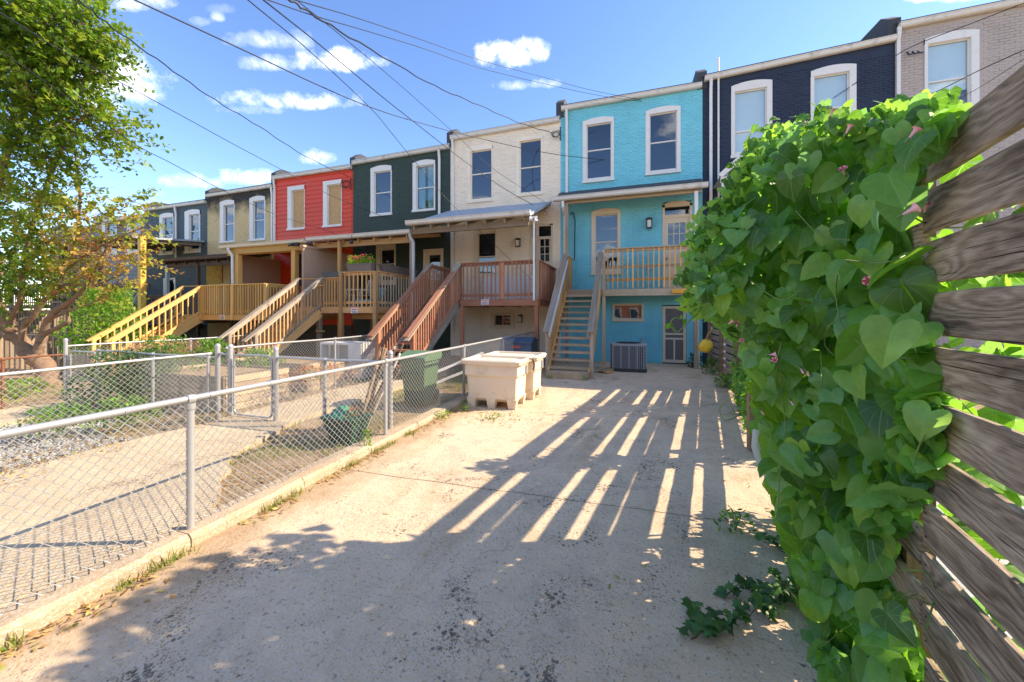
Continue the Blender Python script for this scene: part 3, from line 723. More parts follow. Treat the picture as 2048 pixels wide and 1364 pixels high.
mb = MB(); x = AX(1146); mb.tube([(x-.1,D-.03,AZ(1146,430)), (x,D-.05,AZ(1146,424)), (x+.08,D-.03,AZ(1146,440)), (x+.06,D-.03,AZ(1146,520))], .016, 6); mb.build('service_cable', CABLE, hb)

def op_cream(h, o):
    window(h, D, o, 935, 985, 290, 405, 943, 982, 302, 396, 347, frame_mat=P_CREAM)
    window(h, D, o, 1032, 1086, 272, 392, 1041, 1081, 282, 383, 334, frame_mat=P_CREAM)
    window(h, D, o, 948, 992, 456, 556, 957, 990, 467, 546, 513, frame_mat=CREAMT)
    door(h, D, o, 1060, 1106, 448, 590, CREAMT, CREAMT, glass=(1080, 1099, 478, 523), grid=(2, 3), transom=(452, 473))
    window(h, D, o, 981, 1029, 625, 657, 990, 1020, 631, 650, arch=0, frame_mat=CREAMT, bars=1, name='basement_window')
hc = house('row_house', 'cream painted brick row house between the turquoise and green ones', XB['cream0'], XB['blue0'], 8.82, 8.88, 0, D, P_CREAM, op_cream, n_ind=300, zvis=6.3, roofmat=GREYRF)
downspout(hc, AX(907), D, 8.72, 1.0)
lantern(hc, 1038, 487, D, 1.2); lantern(hc, 1042, 638, D, 1.1)

def op_green(h, o):
    window(h, D, o, 742, 784, 331, 432, 750, 781, 344, 425, 385)
    window(h, D, o, 826, 871, 320, 423, 834, 867, 332, 418, 375, kind='curtain')
    window(h, D, o, 753, 792, 486, 570, 762, 788, 500, 560, 528, frame_mat=CREAMT)
    door(h, D, o, 847, 887, 498, 600, CREAMT, CREAMT, glass=(858, 880, 510, 560), grid=(1, 1))
hgr = house('row_house', 'dark green painted brick row house with white window trim', XB['green0'], XB['cream0'], 8.41, 8.5, -.1, D, P_GREEN, op_green, n_ind=0, roofmat=GREYRF)
downspout(hgr, AX(880), D, 8.4, 5.2)

def op_red(h, o):
    window(h, D-.02, o, 576, 610, 372, 460, 585, 609, 381, 457, arch=0, kind='boarded')
    window(h, D-.02, o, 647, 684, 361, 454, 656, 683, 370, 449, arch=0, kind='boarded')
    door(h, D, o, 594, 615, 505, 575, ROOMD, CREAMT)
hr = house('row_house', 'bright red sided row house with two boarded upper windows', XB['red0'], XB['green0'], 8.26, 8.26, -.15, D, RED_S, op_red, brick=False, roofmat=GREYRF)
ro = [(AX(576), AX(610), AZ(593,460), AZ(593,372)), (AX(647), AX(684), AZ(665,454), AZ(665,361)), (AX(594), AX(615), AZ(604,575), AZ(604,505))]
mb = MB(); mb.box(XB['red0']+.02, XB['green0']-.02, D-.05, D-.012, -.3, 1.18); mb.build('foundation', painted_brick('dark_stone_foundation', (.06,.05,.045)), hr)
siding(hr, XB['red0']+.05, XB['green0']-.05, 1.2, 8.12, D, ro, RED_S)
downspout(hr, AX(551), D, 8.15, 5.0)
def op_yel(h, o):
    window(h, D, o, 441, 470, 400, 486, 449, 468, 411, 481, 448)
    window(h, D, o, 500, 531.6, 392, 482, 508, 529, 403, 476, 440)
hy = house('row_house', 'scorched yellow brick row house with soot under the eaves', XB['yel0'], XB['red0'], 7.85, 7.9, -.2, D, P_YEL, op_yel, n_ind=0)
downspout(hy, AX(546), D, 7.8, 4.6)
def op_slate(h, o):
    window(h, D, o, 320, 348, 426, 510, 327, 346, 436, 502, 470)
    window(h, D, o, 370.5, 401, 419, 506, 380, 399, 430, 497, 462)
    window(h, D, o, 328, 352, 556, 625, 333, 349, 560, 620, None, arch=0)
hs_ = house('row_house', 'slate blue painted brick row house next to the scorched yellow one', XB['slate0'], XB['yel0'], 7.54, 7.56, -.25, D, P_SLATE, op_slate, n_ind=0)
downspout(hs_, AX(354), D, 7.45, 4.6)
def op_pur(h, o):
    window(h, D, o, 205, 235, 436, 512, 212, 232, 446, 504, 474)
    window(h, D, o, 255, 283, 432, 508, 262, 281, 442, 500, 470)
hp = house('row_house', 'grey sided row house partly hidden behind the autumn tree', XB['purple0'], XB['slate0'], 7.2, 7.2, -.3, D, PUR_S, op_pur, brick=False)
siding(hp, XB['purple0']+.02, XB['slate0']-.02, 0.6, 7.05, D, [(AX(205), AX(235), AZ(220,512), AZ(220,436)), (AX(255), AX(283), AZ(269,508), AZ(269,432))], PUR_S, pitch=.22)
def op_none(h, o):
    x = (o_x0+1.0, o_x0+1.9); o.append((x[0], x[1], 4.6, 6.1))
o_x0 = XB['purple0']-4.7
hq = house('row_house', 'brown brick row house at the far downhill end behind trees', XB['purple0']-4.7, XB['purple0'], 6.9, 6.9, -.35, D, painted_brick('brown_brick', (.22,.12,.08)), op_none, n_ind=0)
# raised flashing / pent roofs over the porches are built with the porches below

OPB = painted_brick('orange_brick_opposite', (.36,.14,.07)); OPC = plain('cream_stucco', (.62,.50,.34), .8)
for i, (x0, x1, h_, m_, lb) in enumerate([(-34,-18,8.5,OPB,'brick block across the alley mirrored in the windows'),(-17,-6,10.5,OPC,'cream gabled building across the alley mirrored in the cream house window'),(-4,9,8.0,OPB,'brown brick block across the alley mirrored in the lower windows'),(11,30,9.0,OPB,'long brick block across the alley beyond the driveway')]):
    r_ = root('alley_building', ((x0+x1)/2, -34, 0), lb, 'building')
    mb = MB(); mb.box(x0, x1, -44, -34, -1, h_); mb.build('wall', m_, r_)
    mb = MB(); mb.prism([(x0-.4, h_), (x1+.4, h_), ((x0+x1)/2, h_+(3 if i == 1 else .5))], 'y', -44.3, -33.6); mb.build('roof', TARF, r_)
    nx_ = int((x1-x0)/2.4)
    for fl_ in range(3):
        for k in range(nx_):
            xx = x0+.9+k*2.4; mb = MB(); mb.box(xx, xx+1.1, -33.98, -33.93, .9+fl_*2.7, 2.5+fl_*2.7); w_ = mb.build('window', WHITE, r_)
            mb = MB(); mb.box(xx+.1, xx+1.0, -33.93, -33.92, 1.0+fl_*2.7, 2.4+fl_*2.7); mb.build('pane', ROOMD, w_)
# ------------------------------------------------------------------ ground
def gz(x):
    pts = [(-200,-6),(-60,-2.6),(-26,-.95),(-12,-.28),(-7,-.12),(-3.6,-.04),(300,-.04)]
    for (a, za), (b, zb) in zip(pts, pts[1:]):
        if a <= x <= b: return za+(zb-za)*(x-a)/(b-a)
    return -.04
DIRT = dirt('dry_yard_soil'); CONC = concrete('worn_driveway_concrete', (.66,.49,.31), (.10,.08,.055), (.72,.55,.37), edge=True)
PATHC = concrete('pale_sandy_path_concrete', (.50,.385,.235), (.20,.15,.09), (.60,.47,.30), big=2.0)
PAVE = concrete('light_paving_concrete', (.50,.49,.46), (.3,.28,.26), (.60,.58,.55))
xs = [-200,-120,-60,-40,-26,-18,-12,-9,-7,-5,-3.6,-3.0,0,3,10,60,300]; ys = [-60,-20,-5,0,3,6,9,12,14,30,80,400]
vs = [(x, y, gz(x)) for y in ys for x in xs]; nx = len(xs)
fs = [(j*nx+i, j*nx+i+1, (j+1)*nx+i+1, (j+1)*nx+i) for j in range(len(ys)-1) for i in range(nx-1)]
gm_ = MB(); gm_.add(vs, fs, True); tag(gm_.build('ground', DIRT), kind='structure')
def slab(name, poly, z, th, mat, kind='structure'):
    mb = MB(); mb.prism(poly, 'z', z-th, z); return tag(mb.build(name, mat), kind=kind)
FA, FB = 1.354, .512                       # the wooden fence: Xc = FA + FB*(Zc-1)
def FX(zc): return FA+FB*(zc-1)
def FP(zc, off=0.0, z=0.0):               # point on the fence line, off>0 towards the driveway
    v = W(FX(zc), zc, z); n = fn_; return v+n*off
_d = (W(FX(5), 5, 0)-W(FX(1), 1, 0)).normalized(); fn_ = Vector((-_d.y, _d.x, 0))
p1 = FP(-2.6, .02); p2 = FP(8.3, .02)
slab('driveway', [(-3.05,-3.2),(p1.x,p1.y),(p2.x,p2.y),(2.05,13.78),(-2.55,13.78),(-3.1,9.6)], 0.0, .12, CONC)
# expansion joints: narrow recessed strips cut as dark grooves
jm = plain('joint_dirt', (.22,.165,.11), .95, var=.3, scale=20)
for i, yy in enumerate((3.35, 9.0)):
    mb = MB(); pts = [(-3.0+.25*k, yy+.09*k*.1+.008*math.sin(k*1.7)) for k in range(22)]
    a, b = [], []
    for x, y in pts:
        lim = 1.35+.83*(y-1.0)/1.0*0.6
        if x < 2.2: a.append((x, y-.0035, .0035)); b.append((x, y+.0035, .0035))
    n = len(a); mb.add(a+b, [(k, k+1, n+k+1, n+k) for k in range(n-1)]); tag(mb.build('driveway_joint', jm), kind='structure')
slab('neighbour_pavement', [(FP(-3,-.35).x,FP(-3,-.35).y),(14,-4),(14,7),(FP(8,-.35).x,FP(8,-.35).y)], -.02, .05, PAVE)
# kerb under the chain link fence, in poured lengths
KC = concrete('sandy_kerb_concrete', (.42,.315,.20), (.20,.14,.08), (.52,.41,.28), big=3)
rk = random.Random(4); y = -2.2; k = 0
while y < 9.4:
    L = 1.7+rk.random()*.9; mb = MB(); xi, xo = -3.06-.004*y, -3.30-.004*y; zt = .10-.006*y+rk.uniform(-.012,.012)
    n = 8
    for j in range(n):
        ya, yb = y+L*j/n, y+L*(j+1)/n
        w1 = rk.uniform(-.012,.012)
        mb.prism([(xo, -.1), (xo+.01, zt), (xi-.03+w1, zt), (xi+w1*.5, zt-.03), (xi+.01, -.1)], 'y', ya, yb-(0.012 if j == n-1 else 0))
    tag(mb.build('kerb', KC), kind='structure'); y += L; k += 1
# yard path
rp = random.Random(9)
def wavy(pts, n=6, amp=.06):
    out = []
    for (a, b), (c, d) in zip(pts, pts[1:]+pts[:1]):
        for i in range(n):
            t = i/n; out.append((a+(c-a)*t+(rp.uniform(-amp, amp) if i else 0), b+(d-b)*t+(rp.uniform(-amp, amp) if i else 0)))
    return out
slab('yard_path', wavy([(-6.25,-2),(-3.45,-2),(-3.5,2.3),(-4.6,3.3),(-5.15,4.6),(-5.2,8.4),(-6.3,8.4),(-6.4,4.6),(-6.4,2)]), .0, .1, PATHC)
slab('side_path', wavy([(-10.6,4.8),(-11.3,4.8),(-12.5,2.2),(-16,1.2),(-16,-.5),(-8.4,-.5),(-9.8,2.6)]), -.14, .1, PATHC)

# ------------------------------------------------------------------ decks, porches and stairs
def rail(p, a, b, z, h, mr, mbal, sp=.125, cap=.14, bal=.035, drop=0.0, off=0.0, bottom=True):
    a, b = Vector((*a, 0)), Vector((*b, 0)); d = (b-a); L = d.length; d.normalize()
    stick('top_rail', p, a+Vector((0,0,z+h-.018)), b+Vector((0,0,z+h-.018)), cap, .036, mr)
    if bottom: stick('bottom_rail', p, a+Vector((0,0,z+.13)), b+Vector((0,0,z+.13)), .04, .085, mr)
    stick('rail_brace', p, a+Vector((0,0,z+h-.085)), b+Vector((0,0,z+h-.085)), .04, .085, mr)
    n = max(2, int(L/sp))
    nrm = Vector((-d.y, d.x, 0))*off
    for i in range(n):
        q = a+d*(L*(i+.5)/n)+nrm; stick('baluster', p, q+Vector((0,0,z-drop)), q+Vector((0,0,z+h-.04)), bal, bal, mbal, up=d)
def flight(p, x0, x1, yt, zt, yb, zb, n, mt, ms, mr, mbal, hr=.95, sp=.13, closed=False, railw=.14, over=.18, slats=False, zbot=None):
    run = yt-yb; 
    sl = (zt-zb)/run
    for i in range(n):
        y = yb+run*(i+.5)/n; z = zb+(zt-zb)*(i+1)/(n+1)
        stick('tread', p, (x0+.02, y, z-.03), (x1-.02, y, z-.03), run/n+.01, .06, mt)
        if closed: stick('riser', p, (x0+.03, y-run/n/2+.02, z-.04-(zt-zb)/(n+1)/2), (x1-.03, y-run/n/2+.02, z-.04-(zt-zb)/(n+1)/2), .02, (zt-zb)/(n+1)-.05, mt)
    for x in (x0, x1): stick('stringer', p, (x, yb-.02, zb-.02), (x, yt, zt-.16), .045, .27, ms)
    for x in (x0, x1):
        xo = x+(-.05 if x == x0 else .05)
        stick('newel_post', p, (xo, yb+.05, (zbot if zbot is not None else zb-.1)), (xo, yb+.05, zb+hr+.05*sl), .09, .09, mr)
        stick('handrail', p, (xo, yb-over, zb+hr+.03-over*sl+.02), (xo, yt+.02, zt+hr+.05), railw, .04, mr)
        stick('rail_brace', p, (xo, yb, zb+hr-.06), (xo, yt, zt+hr-.04), .04, .09, mbal if slats else mr)
        if not slats: stick('bottom_rail', p, (xo, yb, zb+.14), (xo, yt, zt+.14), .035, .07, mr)
        nb = int(run/sp)
        for i in range(nb):
            y = yb+.12+(run-.12)*(i+.5)/nb; z = zb+(y-yb)*sl
            lo = -.22 if slats else .10
            stick('baluster', p, (xo+(.02 if x == x0 else -.02)*(1 if slats else 0), y, z+lo), (xo, y, z+hr-.02), .035, (.085 if slats else .035), mbal, up=(0,1,0))
def pent(p, x0, x1, Y, z, zw, mroof, mgut=None, name='porch_roof', beam=None, thick=.09):
    mb = MB(); vs = [(x0,Y,z-.03),(x1,Y,z-.03),(x1,D-.02,zw),(x0,D-.02,zw)]; vs += [(a,b,c-thick) for a,b,c in vs]
    mb.add(vs, [(0,1,2,3),(7,6,5,4),(0,4,5,1),(1,5,6,2),(2,6,7,3),(3,7,4,0)]); r = mb.build(name, mroof, p)
    if beam:
        stick('porch_beam', p, (x0+.1, Y+.18, z-.27), (x1-.1, Y+.18, z-.27), .09, .2, beam)
        n = max(3, int((x1-x0)/.6))
        for i in range(n):
            x = x0+.2+(x1-x0-.4)*i/(n-1); stick('rafter', p, (x, Y+.03, z-.19), (x, D-.03, zw-.2), .045, .13, beam)
    gutter(p, x0-.02, x1+.02, z+.03, z+.03, Y, mgut)
    return r
def floor(p, x0, x1, y0, y1, z, m, mf, fascia=True):
    n = int((y1-y0)/.15)
    for i in range(n): stick('deck_board', p, (x0, y0+.075+(y1-y0)*i/n, z-.017), (x1, y0+.075+(y1-y0)*i/n, z-.017), .138, .034, m)
    stick('rim_joist', p, (x0, y0-.022, z-.11), (x1, y0-.022, z-.11), .04, .2, mf)
    stick('rim_joist', p, (x1+.022, y0, z-.111), (x1+.022, y1, z-.111), .04, .2, mf); stick('rim_joist', p, (x0-.022, y0, z-.111), (x0-.022, y1, z-.111), .04, .2, mf)
    for i in range(1, 4):
        x = x0+(x1-x0)*i/4; stick('joist', p, (x, y0+.02, z-.12), (x, y1, z-.12), .04, .17, mf)
def warning_sign(px, py, Y, label, w=.26, h=.17):
    c = A(px, py, Y); r = MB(); r.box(c.x-w/2, c.x+w/2, Y-.008, Y, c.z-h/2, c.z+h/2)
    o = tag(r.build('warning_sign', plain('white_plastic_sign', (.8,.79,.76), .4)), label, 'sign', 'small notices on the decks')
    m2 = MB()
    cx = c.x-w*.40
    rr = random.Random(int(px))
    while cx < c.x+w*.38:
        ww = rr.choice((.014, .02, .024)); m2.box(cx, cx+ww, Y-.011, Y-.008, c.z+h*.10, c.z+h*.36); cx += ww+.007
    m2.build('red_heading', plain('red_print', (.55,.04,.03), .5), o)
    m2 = MB()
    for k, zz in enumerate((-.12, -.34)):
        cx = c.x-w*.42+k*.02
        while cx < c.x+w*(.40-.06*k):
            ww = rr.choice((.008, .012, .016)); m2.box(cx, cx+ww, Y-.011, Y-.008, c.z+h*(zz-.07), c.z+h*(zz+.07)); cx += ww+.006
    m2.build('small_print', plain('black_print', (.04,.04,.04), .5), o)
    # source objects sit on the rim joist
    return o

# ---- turquoise house
YB = 12.8; zB = 2.5
dk = root('deck', (0, YB, 0), 'narrow weathered deck on tall posts in front of the turquoise house', 'deck', 'rear decks of the row houses')
floor(dk, -2.17, 1.80, YB, D-.05, zB, W_GREY, W_GREY)
stick('fascia_board', dk, (-1.0, YB-.06, zB-.13), (1.85, YB-.06, zB-.13), .035, .2, W_GREY)
rail(dk, (-.92, YB), (1.74, YB), zB, 1.33, W_GREY, W_NEW, sp=.155, drop=-.02, off=-.04, bal=.038, bottom=False)
stick('mid_rail', dk, (-.92, YB+.02, zB+.72), (1.74, YB+.02, zB+.72), .03, .085, W_GREY)
stick('mid_rail', dk, (-.92, YB+.02, zB+.30), (1.74, YB+.02, zB+.30), .03, .085, W_NEW)
rail(dk, (-2.2, YB+.02), (-2.2, D-.06), zB, 1.2, W_GREY, W_NEW, sp=.13, off=-.03)
rail(dk, (1.80, YB+.02), (1.80, D-.06), zB, 1.33, W_GREY, W_NEW, sp=.13, off=-.03)
for x in (-.97, 1.78): stick('post', dk, (x, YB, -.02), (x, YB, zB-.22), .1, .1, W_GREY)
stick('post', dk, (-2.2, YB, -.02), (-2.2, YB, 5.45), .1, .1, W_GREY); stick('post', dk, (1.79, YB-.02, zB), (1.79, YB-.02, 5.45), .1, .1, WHITE); stick('post', dk, (-.97, YB, zB-.02), (-.97, YB, zB+1.3), .09, .09, W_GREY)
pent(dk, XB['blue0']-.02, XB['navy0']-.04, 12.75, 5.63, 6.15, TARF, OLDWHITE)
stick('porch_beam', dk, (-2.4, 12.9, 5.50), (1.95, 12.9, 5.50), .09, .12, W_GREY)
mb = MB(); x = AX(1126, 12.7); pts = [(x, 12.68, 5.5), (x, 12.68, 5.3), (x+.02, 12.95, 5.1), (x+.02, 12.95, 2.6)]
for i in range(3): mb.beam(pts[i], pts[i+1], .085, .06, up=(0,1,0))
mb.build('downspout', WHITE, dk)
st = root('staircase', (-1.65, 11.3, 0), 'long open wooden stairs with wide grey handrails up to the turquoise house', 'stairs', 'wooden stairs up to the decks')
flight(st, -2.2, -1.12, YB-.03, zB, 9.95, .10, 12, W_GREY, W_NEW, W_GREYRAIL, W_NEW, hr=1.16, sp=.095, railw=.16, over=.12, slats=True, zbot=-.01)
for sx in (-2.17, -1.16): stick('handrail', st, (sx, 9.9, 1.12), (sx, YB, 3.50), .035, .1, WHITE if sx < -2 else W_GREYRAIL)
mb = MB(); mb.box(-2.2, -1.12, 9.72, 10.05, 0.0, .19); mb.build('bottom_step', W_GREY, st)

# ---- cream house
YC = 11.23; zC = 2.15
xl, xr = AX(921, YC), AX(1076, YC)
dc = root('deck', ((xl+xr)/2, YC, 0), 'reddish brown stained deck in front of the cream house', 'deck', 'rear decks of the row houses')
floor(dc, xl, xr, YC, D-.05, zC, W_RED, W_RED)
rail(dc, (xl+.05, YC), (xr-.05, YC), zC, 1.2, W_RED, W_RED, sp=.135, off=-.04)
rail(dc, (xr, YC+.05), (xr, D-.06), zC, 1.2, W_RED, W_RED, sp=.115, off=-.03)
rail(dc, (xl-1.1, D-1.2), (xl-1.1, YC), zC, 1.2, W_RED, W_RED, sp=.115, off=-.03)
floor(dc, xl-1.1, xl-.05, YC, D-.05, zC, W_RED, W_RED)
stick('post', dc, ((xl+xr)/2+.15, YC-.02, zC), ((xl+xr)/2+.15, YC-.02, zC+1.15), .09, .09, W_RED)
for x in (xl+.05, xr-.05): stick('post', dc, (x, YC+.03, -.05), (x, YC+.03, zC-.2), .11, .11, W_RED)
stick('post', dc, (xr-.03, YC+.0, zC), (xr-.03, YC+.0, 4.62), .1, .1, W_TAN); stick('post', dc, (xl-.02, YC, zC), (xl-.02, YC, zC+1.15), .09, .09, W_RED); stick('post', dc, (xl-1.9, YC+.1, 0), (xl-1.9, YC+.1, 4.6), .1, .1, W_TAN)
stick('post', dc, (xl-1.1, YC, 0), (xl-1.1, YC, zC-.2), .11, .11, W_RED)
pent(dc, XB['cream0']-.05, -2.95, 10.85, 4.72, 5.86, GREYRF, OLDWHITE, beam=W_TAN)
mb = MB(); mb.tube([(xr-.10, YC-.12, 4.5), (xr-.10, YC-.12, 2.1)], .032, 8); mb.build('downspout', WHITE, dc)
mb = MB(); p = A(1066, 437, 11.0); mb.tube([p+Vector((-.10,0,0)), p+Vector((-.02,0,-.02))], [.075, .04], 10); mb.tube([p+Vector((.06,0,-.0)), p+Vector((.10,0,-.1))], [.03,.07], 10); mb.box(p.x-.1, p.x+.12, 11.0, 11.05, p.z+.02, p.z+.07); mb.build('flood_lamp', plain('white_metal', (.7,.7,.68), .4), dc)
mb = MB(); mb.box(xl-.1, xr-.4, D-.45, D-.4, zC+.04, zC+.95); mb.build('privacy_panel', WHITE, dc)
sc_ = root('staircase', (-5.9, 9.8, 0), 'red brown wooden stairs with silvered handrails up to the cream house', 'stairs', 'wooden stairs up to the decks')
flight(sc_, xl-1.05, xl-.08, YC-.03, zC, 8.45, .15, 10, W_RED, W_GREYRAIL, W_RED, W_RED, hr=1.13, sp=.12, railw=.15, over=.30, zbot=-.05)
for sx in (xl-1.12, xl-.02): stick('handrail', sc_, (sx, 8.15, 1.02), (sx, YC, zC+1.21), .17, .03, W_GREYRAIL)
warning_sign(970, 604, YC-.045, 'small red headed notice on the rim of the red brown deck')

# ---- green house
YG = 10.3; zG = 1.93
gl_, gm0, gr_ = AX(640, YG), AX(684, YG), AX(752, YG)
dg = root('deck', ((gl_+gr_)/2, YG, 0), 'honey brown deck with planters in front of the dark green house', 'deck', 'rear decks of the row houses')
floor(dg, gl_-1.0, gr_, YG, D-.05, zG, W_GRN, W_GRN)
rail(dg, (gm0+.08, YG), (gr_-.08, YG), zG, 1.16, W_GRN, W_NEW, sp=.15, off=-.04)
rail(dg, (gl_+.05, YG+.10), (gm0-.05, YG+.10), zG, 1.0, W_GRN, W_NEW, sp=.11, off=-.04)
rail(dg, (gr_, YG+.05), (gr_, D-.06), zG, 1.16, W_GRN, W_GREY, sp=.15, off=-.03)
for x in (gm0, gr_): stick('post', dg, (x, YG-.03, -.15), (x, YG-.03, zG+1.14), .12, .12, W_GRN)
stick('post', dg, (gl_, YG-.03, -.15), (gl_, YG-.03, zG+1.0), .13, .13, W_TAN); stick('shelf_bracket', dg, (gl_-.05, YG-.1, zG+.72), (gl_+.25, YG-.1, zG+.72), .12, .04, W_GRN); stick('shelf_bracket', dg, (gl_-.05, YG-.1, 1.1), (gl_+.25, YG-.1, 1.1), .1, .04, W_GRN)
for x, y in ((gm0+.6, 11.6), (gr_-.2, 12.4), (gm0-.3, 12.2), (gr_-.05, 11.5)): stick('post', dg, (x, y, -.15), (x, y, zG-.2), .1, .1, W_TAN)
stick('lower_beam', dg, (gm0, YG+.5, zG-.32), (gr_, YG+.5, zG-.32), .05, .2, W_GRN)
xpg = AX(679, 11.4)
stick('post', dg, (xpg, 11.4, zG-1.9), (xpg, 11.4, 4.4), .1, .1, W_NEW); stick('post', dg, (-7.4, 11.45, -.1), (-7.4, 11.45, 4.4), .1, .1, W_GREY)
pent(dg, XB['green0']+.05, XB['cream0']-.25, 11.35, 4.56, 5.1, GREYRF, OLDWHITE, beam=W_GRN)
mb = MB(); pts = [(-7.35, 11.28, 4.45), (-7.35, 11.28, 4.32), (-7.22, 11.28, 4.15), (-7.22, 11.28, .5)]
for i in range(3): mb.beam(pts[i], pts[i+1], .09, .06, up=(0,1,0))
mb.build('downspout', plain('grey_painted_metal', (.46,.47,.47), .4), dg)
# beige party screen between red and green porches
sc2 = MB(); sc2.box(-11.72, -11.64, 10.9, D-.02, zG-.1, 4.15); sc2.box(-11.76, -11.60, 10.86, D-.02, 4.15, 4.24); tag(sc2.build('privacy_screen', BEIGE), 'pinkish beige privacy screen between the red and green porches', 'screen')
sg = root('staircase', (-10.7, 9, 0), 'honey brown wooden stairs with worn handrails left of the flower box deck', 'stairs', 'wooden stairs up to the decks')
flight(sg, AX(598, 10.3)+.05, AX(645, 10.3)-.05, 10.27, zG-.05, 7.85, .10, 9, W_GRN, W_NEW, W_GREYRAIL, W_GRN, hr=1.0, sp=.13, closed=True, railw=.14, over=.30, zbot=-.12)
stick('top_rail', sg, (AX(598,10.3), 10.3, zG+.97), (AX(645,10.3), 10.45, zG+.97), .14, .036, W_GRN)
warning_sign(709, 621, YG-.045, 'small red headed notice on the honey brown deck under the flower box')
# ---- red house
YR = 10.3; zR = 1.66
rl, rr = AX(405, YR), AX(534, YR)
dr = root('deck', ((rl+rr)/2, YR, 0), 'yellow brown painted deck with porch roof in front of the red house', 'deck', 'rear decks of the row houses')
floor(dr, rl-1.1, rr, YR, D-.05, zR, W_YEL, W_YEL)
rail(dr, (rl+.05, YR), (rr-.05, YR), zR, 1.14, W_YEL, W_YEL, sp=.125, off=-.04, bal=.04)
rail(dr, (rr, YR+.05), (rr, D-.06), zR, 1.14, W_YEL, W_YEL, sp=.125, off=-.03)
stick('top_rail', dr, (rl-1.05, YR+.02, zR+1.12), (rl-.02, YR+.02, zR+1.12), .14, .036, W_YEL)
for x in (rl, (rl+rr)/2, rr): stick('post', dr, (x, YR-.02, zR-.2), (x, YR-.02, zR+1.12), .12, .12, W_YEL)
for x in (rl+.1, (rl+rr)/2, rr-.1): stick('post', dr, (x, YR+1.2, -.3), (x, YR+1.2, zR-.2), .12, .12, W_DARK)
for px in (477, 590): stick('post', dr, (AX(px, 11.4), 11.4, zR), (AX(px, 11.4), 11.4, 4.25), .19, .19, W_YEL)
pent(dr, XB['red0']+.15, XB['green0']-.05, 11.3, 4.50, 4.85, GREYRF, CREAMT, beam=W_YEL)
stick('porch_beam', dr, (AX(462,11.3), 11.36, 4.27), (AX(606,11.3), 11.36, 4.27), .12, .24, W_YEL)
mb = MB(); x = AX(462, 11.2); pts = [(x-.15, 11.18, 4.4), (x-.1, 11.18, 4.28), (x+.05, 11.22, 4.1), (x+.08, 11.22, zR+.1)]
for i in range(3): mb.beam(pts[i], pts[i+1], .09, .06, up=(0,1,0))
mb.build('downspout', WHITE, dr)
mb = MB(); p = A(592, 489, 11.2); mb.box(p.x-.13, p.x+.13, 11.14, 11.24, p.z-.06, p.z+.06); mb.tube([(p.x-.12, 11.12, p.z), (p.x-.2, 11.02, p.z-.03)], [.05,.07], 8); mb.tube([(p.x+.12, 11.12, p.z), (p.x+.2, 11.02, p.z-.03)], [.05,.07], 8); mb.build('flood_lamp', BLACK, dr)
bs = MB(); bs.box(-16.22, -16.12, 11.75, D-.02, zR-.1, 4.12); bs.box(-16.27, -16.08, 11.7, D-.02, 4.12, 4.22); tag(bs.build('privacy_screen', BEIGE), 'pinkish beige privacy screen at the far end of the red house porch', 'screen')
sr = root('staircase', (rl-.5, 9, 0), 'yellow brown painted stairs with long parallel handrails', 'stairs', 'wooden stairs up to the decks')
flight(sr, AX(368, YR)+.05, rl-.08, YR-.03, zR, 7.6, -.25, 9, W_YEL, W_YEL, W_YEL, W_YEL, hr=1.08, sp=.19, closed=True, railw=.14, over=.12, zbot=-.3)
warning_sign(445, 634, YR-.045, 'small red headed notice on the yellow brown deck')
# ---- scorched house porch
dy = root('porch', (-19, 11.8, 0), 'dark sagging porch roof in front of the scorched yellow house', 'porch')
pent(dy, -21.2, -16.65, 11.8, 4.22, 4.75, TARF, W_DARK, beam=W_DARK)
for x in (-21.0, -18.9, -16.75): stick('post', dy, (x, 11.95, -.4), (x, 11.95, 4.0), .12, .12, W_DARK if x > -20 else plain('pale_blue_grey_post', (.35,.42,.42), .6))
floor(dy, -21.2, -17.3, 11.2, D-.05, 1.5, W_DARK, W_DARK); rail(dy, (-21.1, 11.2), (-17.4, 11.2), 1.5, 1.0, W_DARK, W_DARK, sp=.16)
yb_ = MB(); a, b = A(415, 524), A(446, 566); yb_.box(a.x, b.x, D-.06, D-.015, b.z, a.z); tag(yb_.build('plywood_sheet', YELBD), 'stained yellow plywood sheet boarding the scorched house doorway', 'board')
ds = root('porch', (-23, 11, 0), 'porch with a tall bright yellow post at the slate blue house', 'porch')
xps = AX(284, 11); stick('post', ds, (xps, 11, -.5), (xps, 11, 5.2), .21, .2, plain('bright_yellow_paint', (.72,.40,.05), .5)); stick('drain_pipe', ds, (xps-.16, 11, -.5), (xps-.16, 11, 3.9), .06, .06, WHITE)
stick('post', ds, (-25.6, 11, -.5), (-25.6, 11, 4.9), .15, .15, W_TAN)
pent(ds, -25.9, -21.3, 10.9, 5.2, 5.5, GREYRF, W_TAN, beam=W_TAN)
floor(ds, -25.8, -21.4, 10.7, D-.05, 1.15, W_DARK, W_DARK); rail(ds, (-25.7, 10.7), (-21.5, 10.7), 1.15, 1.05, W_DARK, W_DARK, sp=.16)
mb = MB(); p = A(211, 582, 13.6); mb.box(p.x-.25, p.x+.1, 13.3, 13.6, p.z-.06, p.z+.06); mb.tube([p+Vector((-.3,-.2,-.05)), p+Vector((-.1,-.2,.1))], [.16,.05], 8); tag(mb.build('flood_lamp', BLACK), 'black flood lamp on the grey sided wall behind the bush', 'lamp')
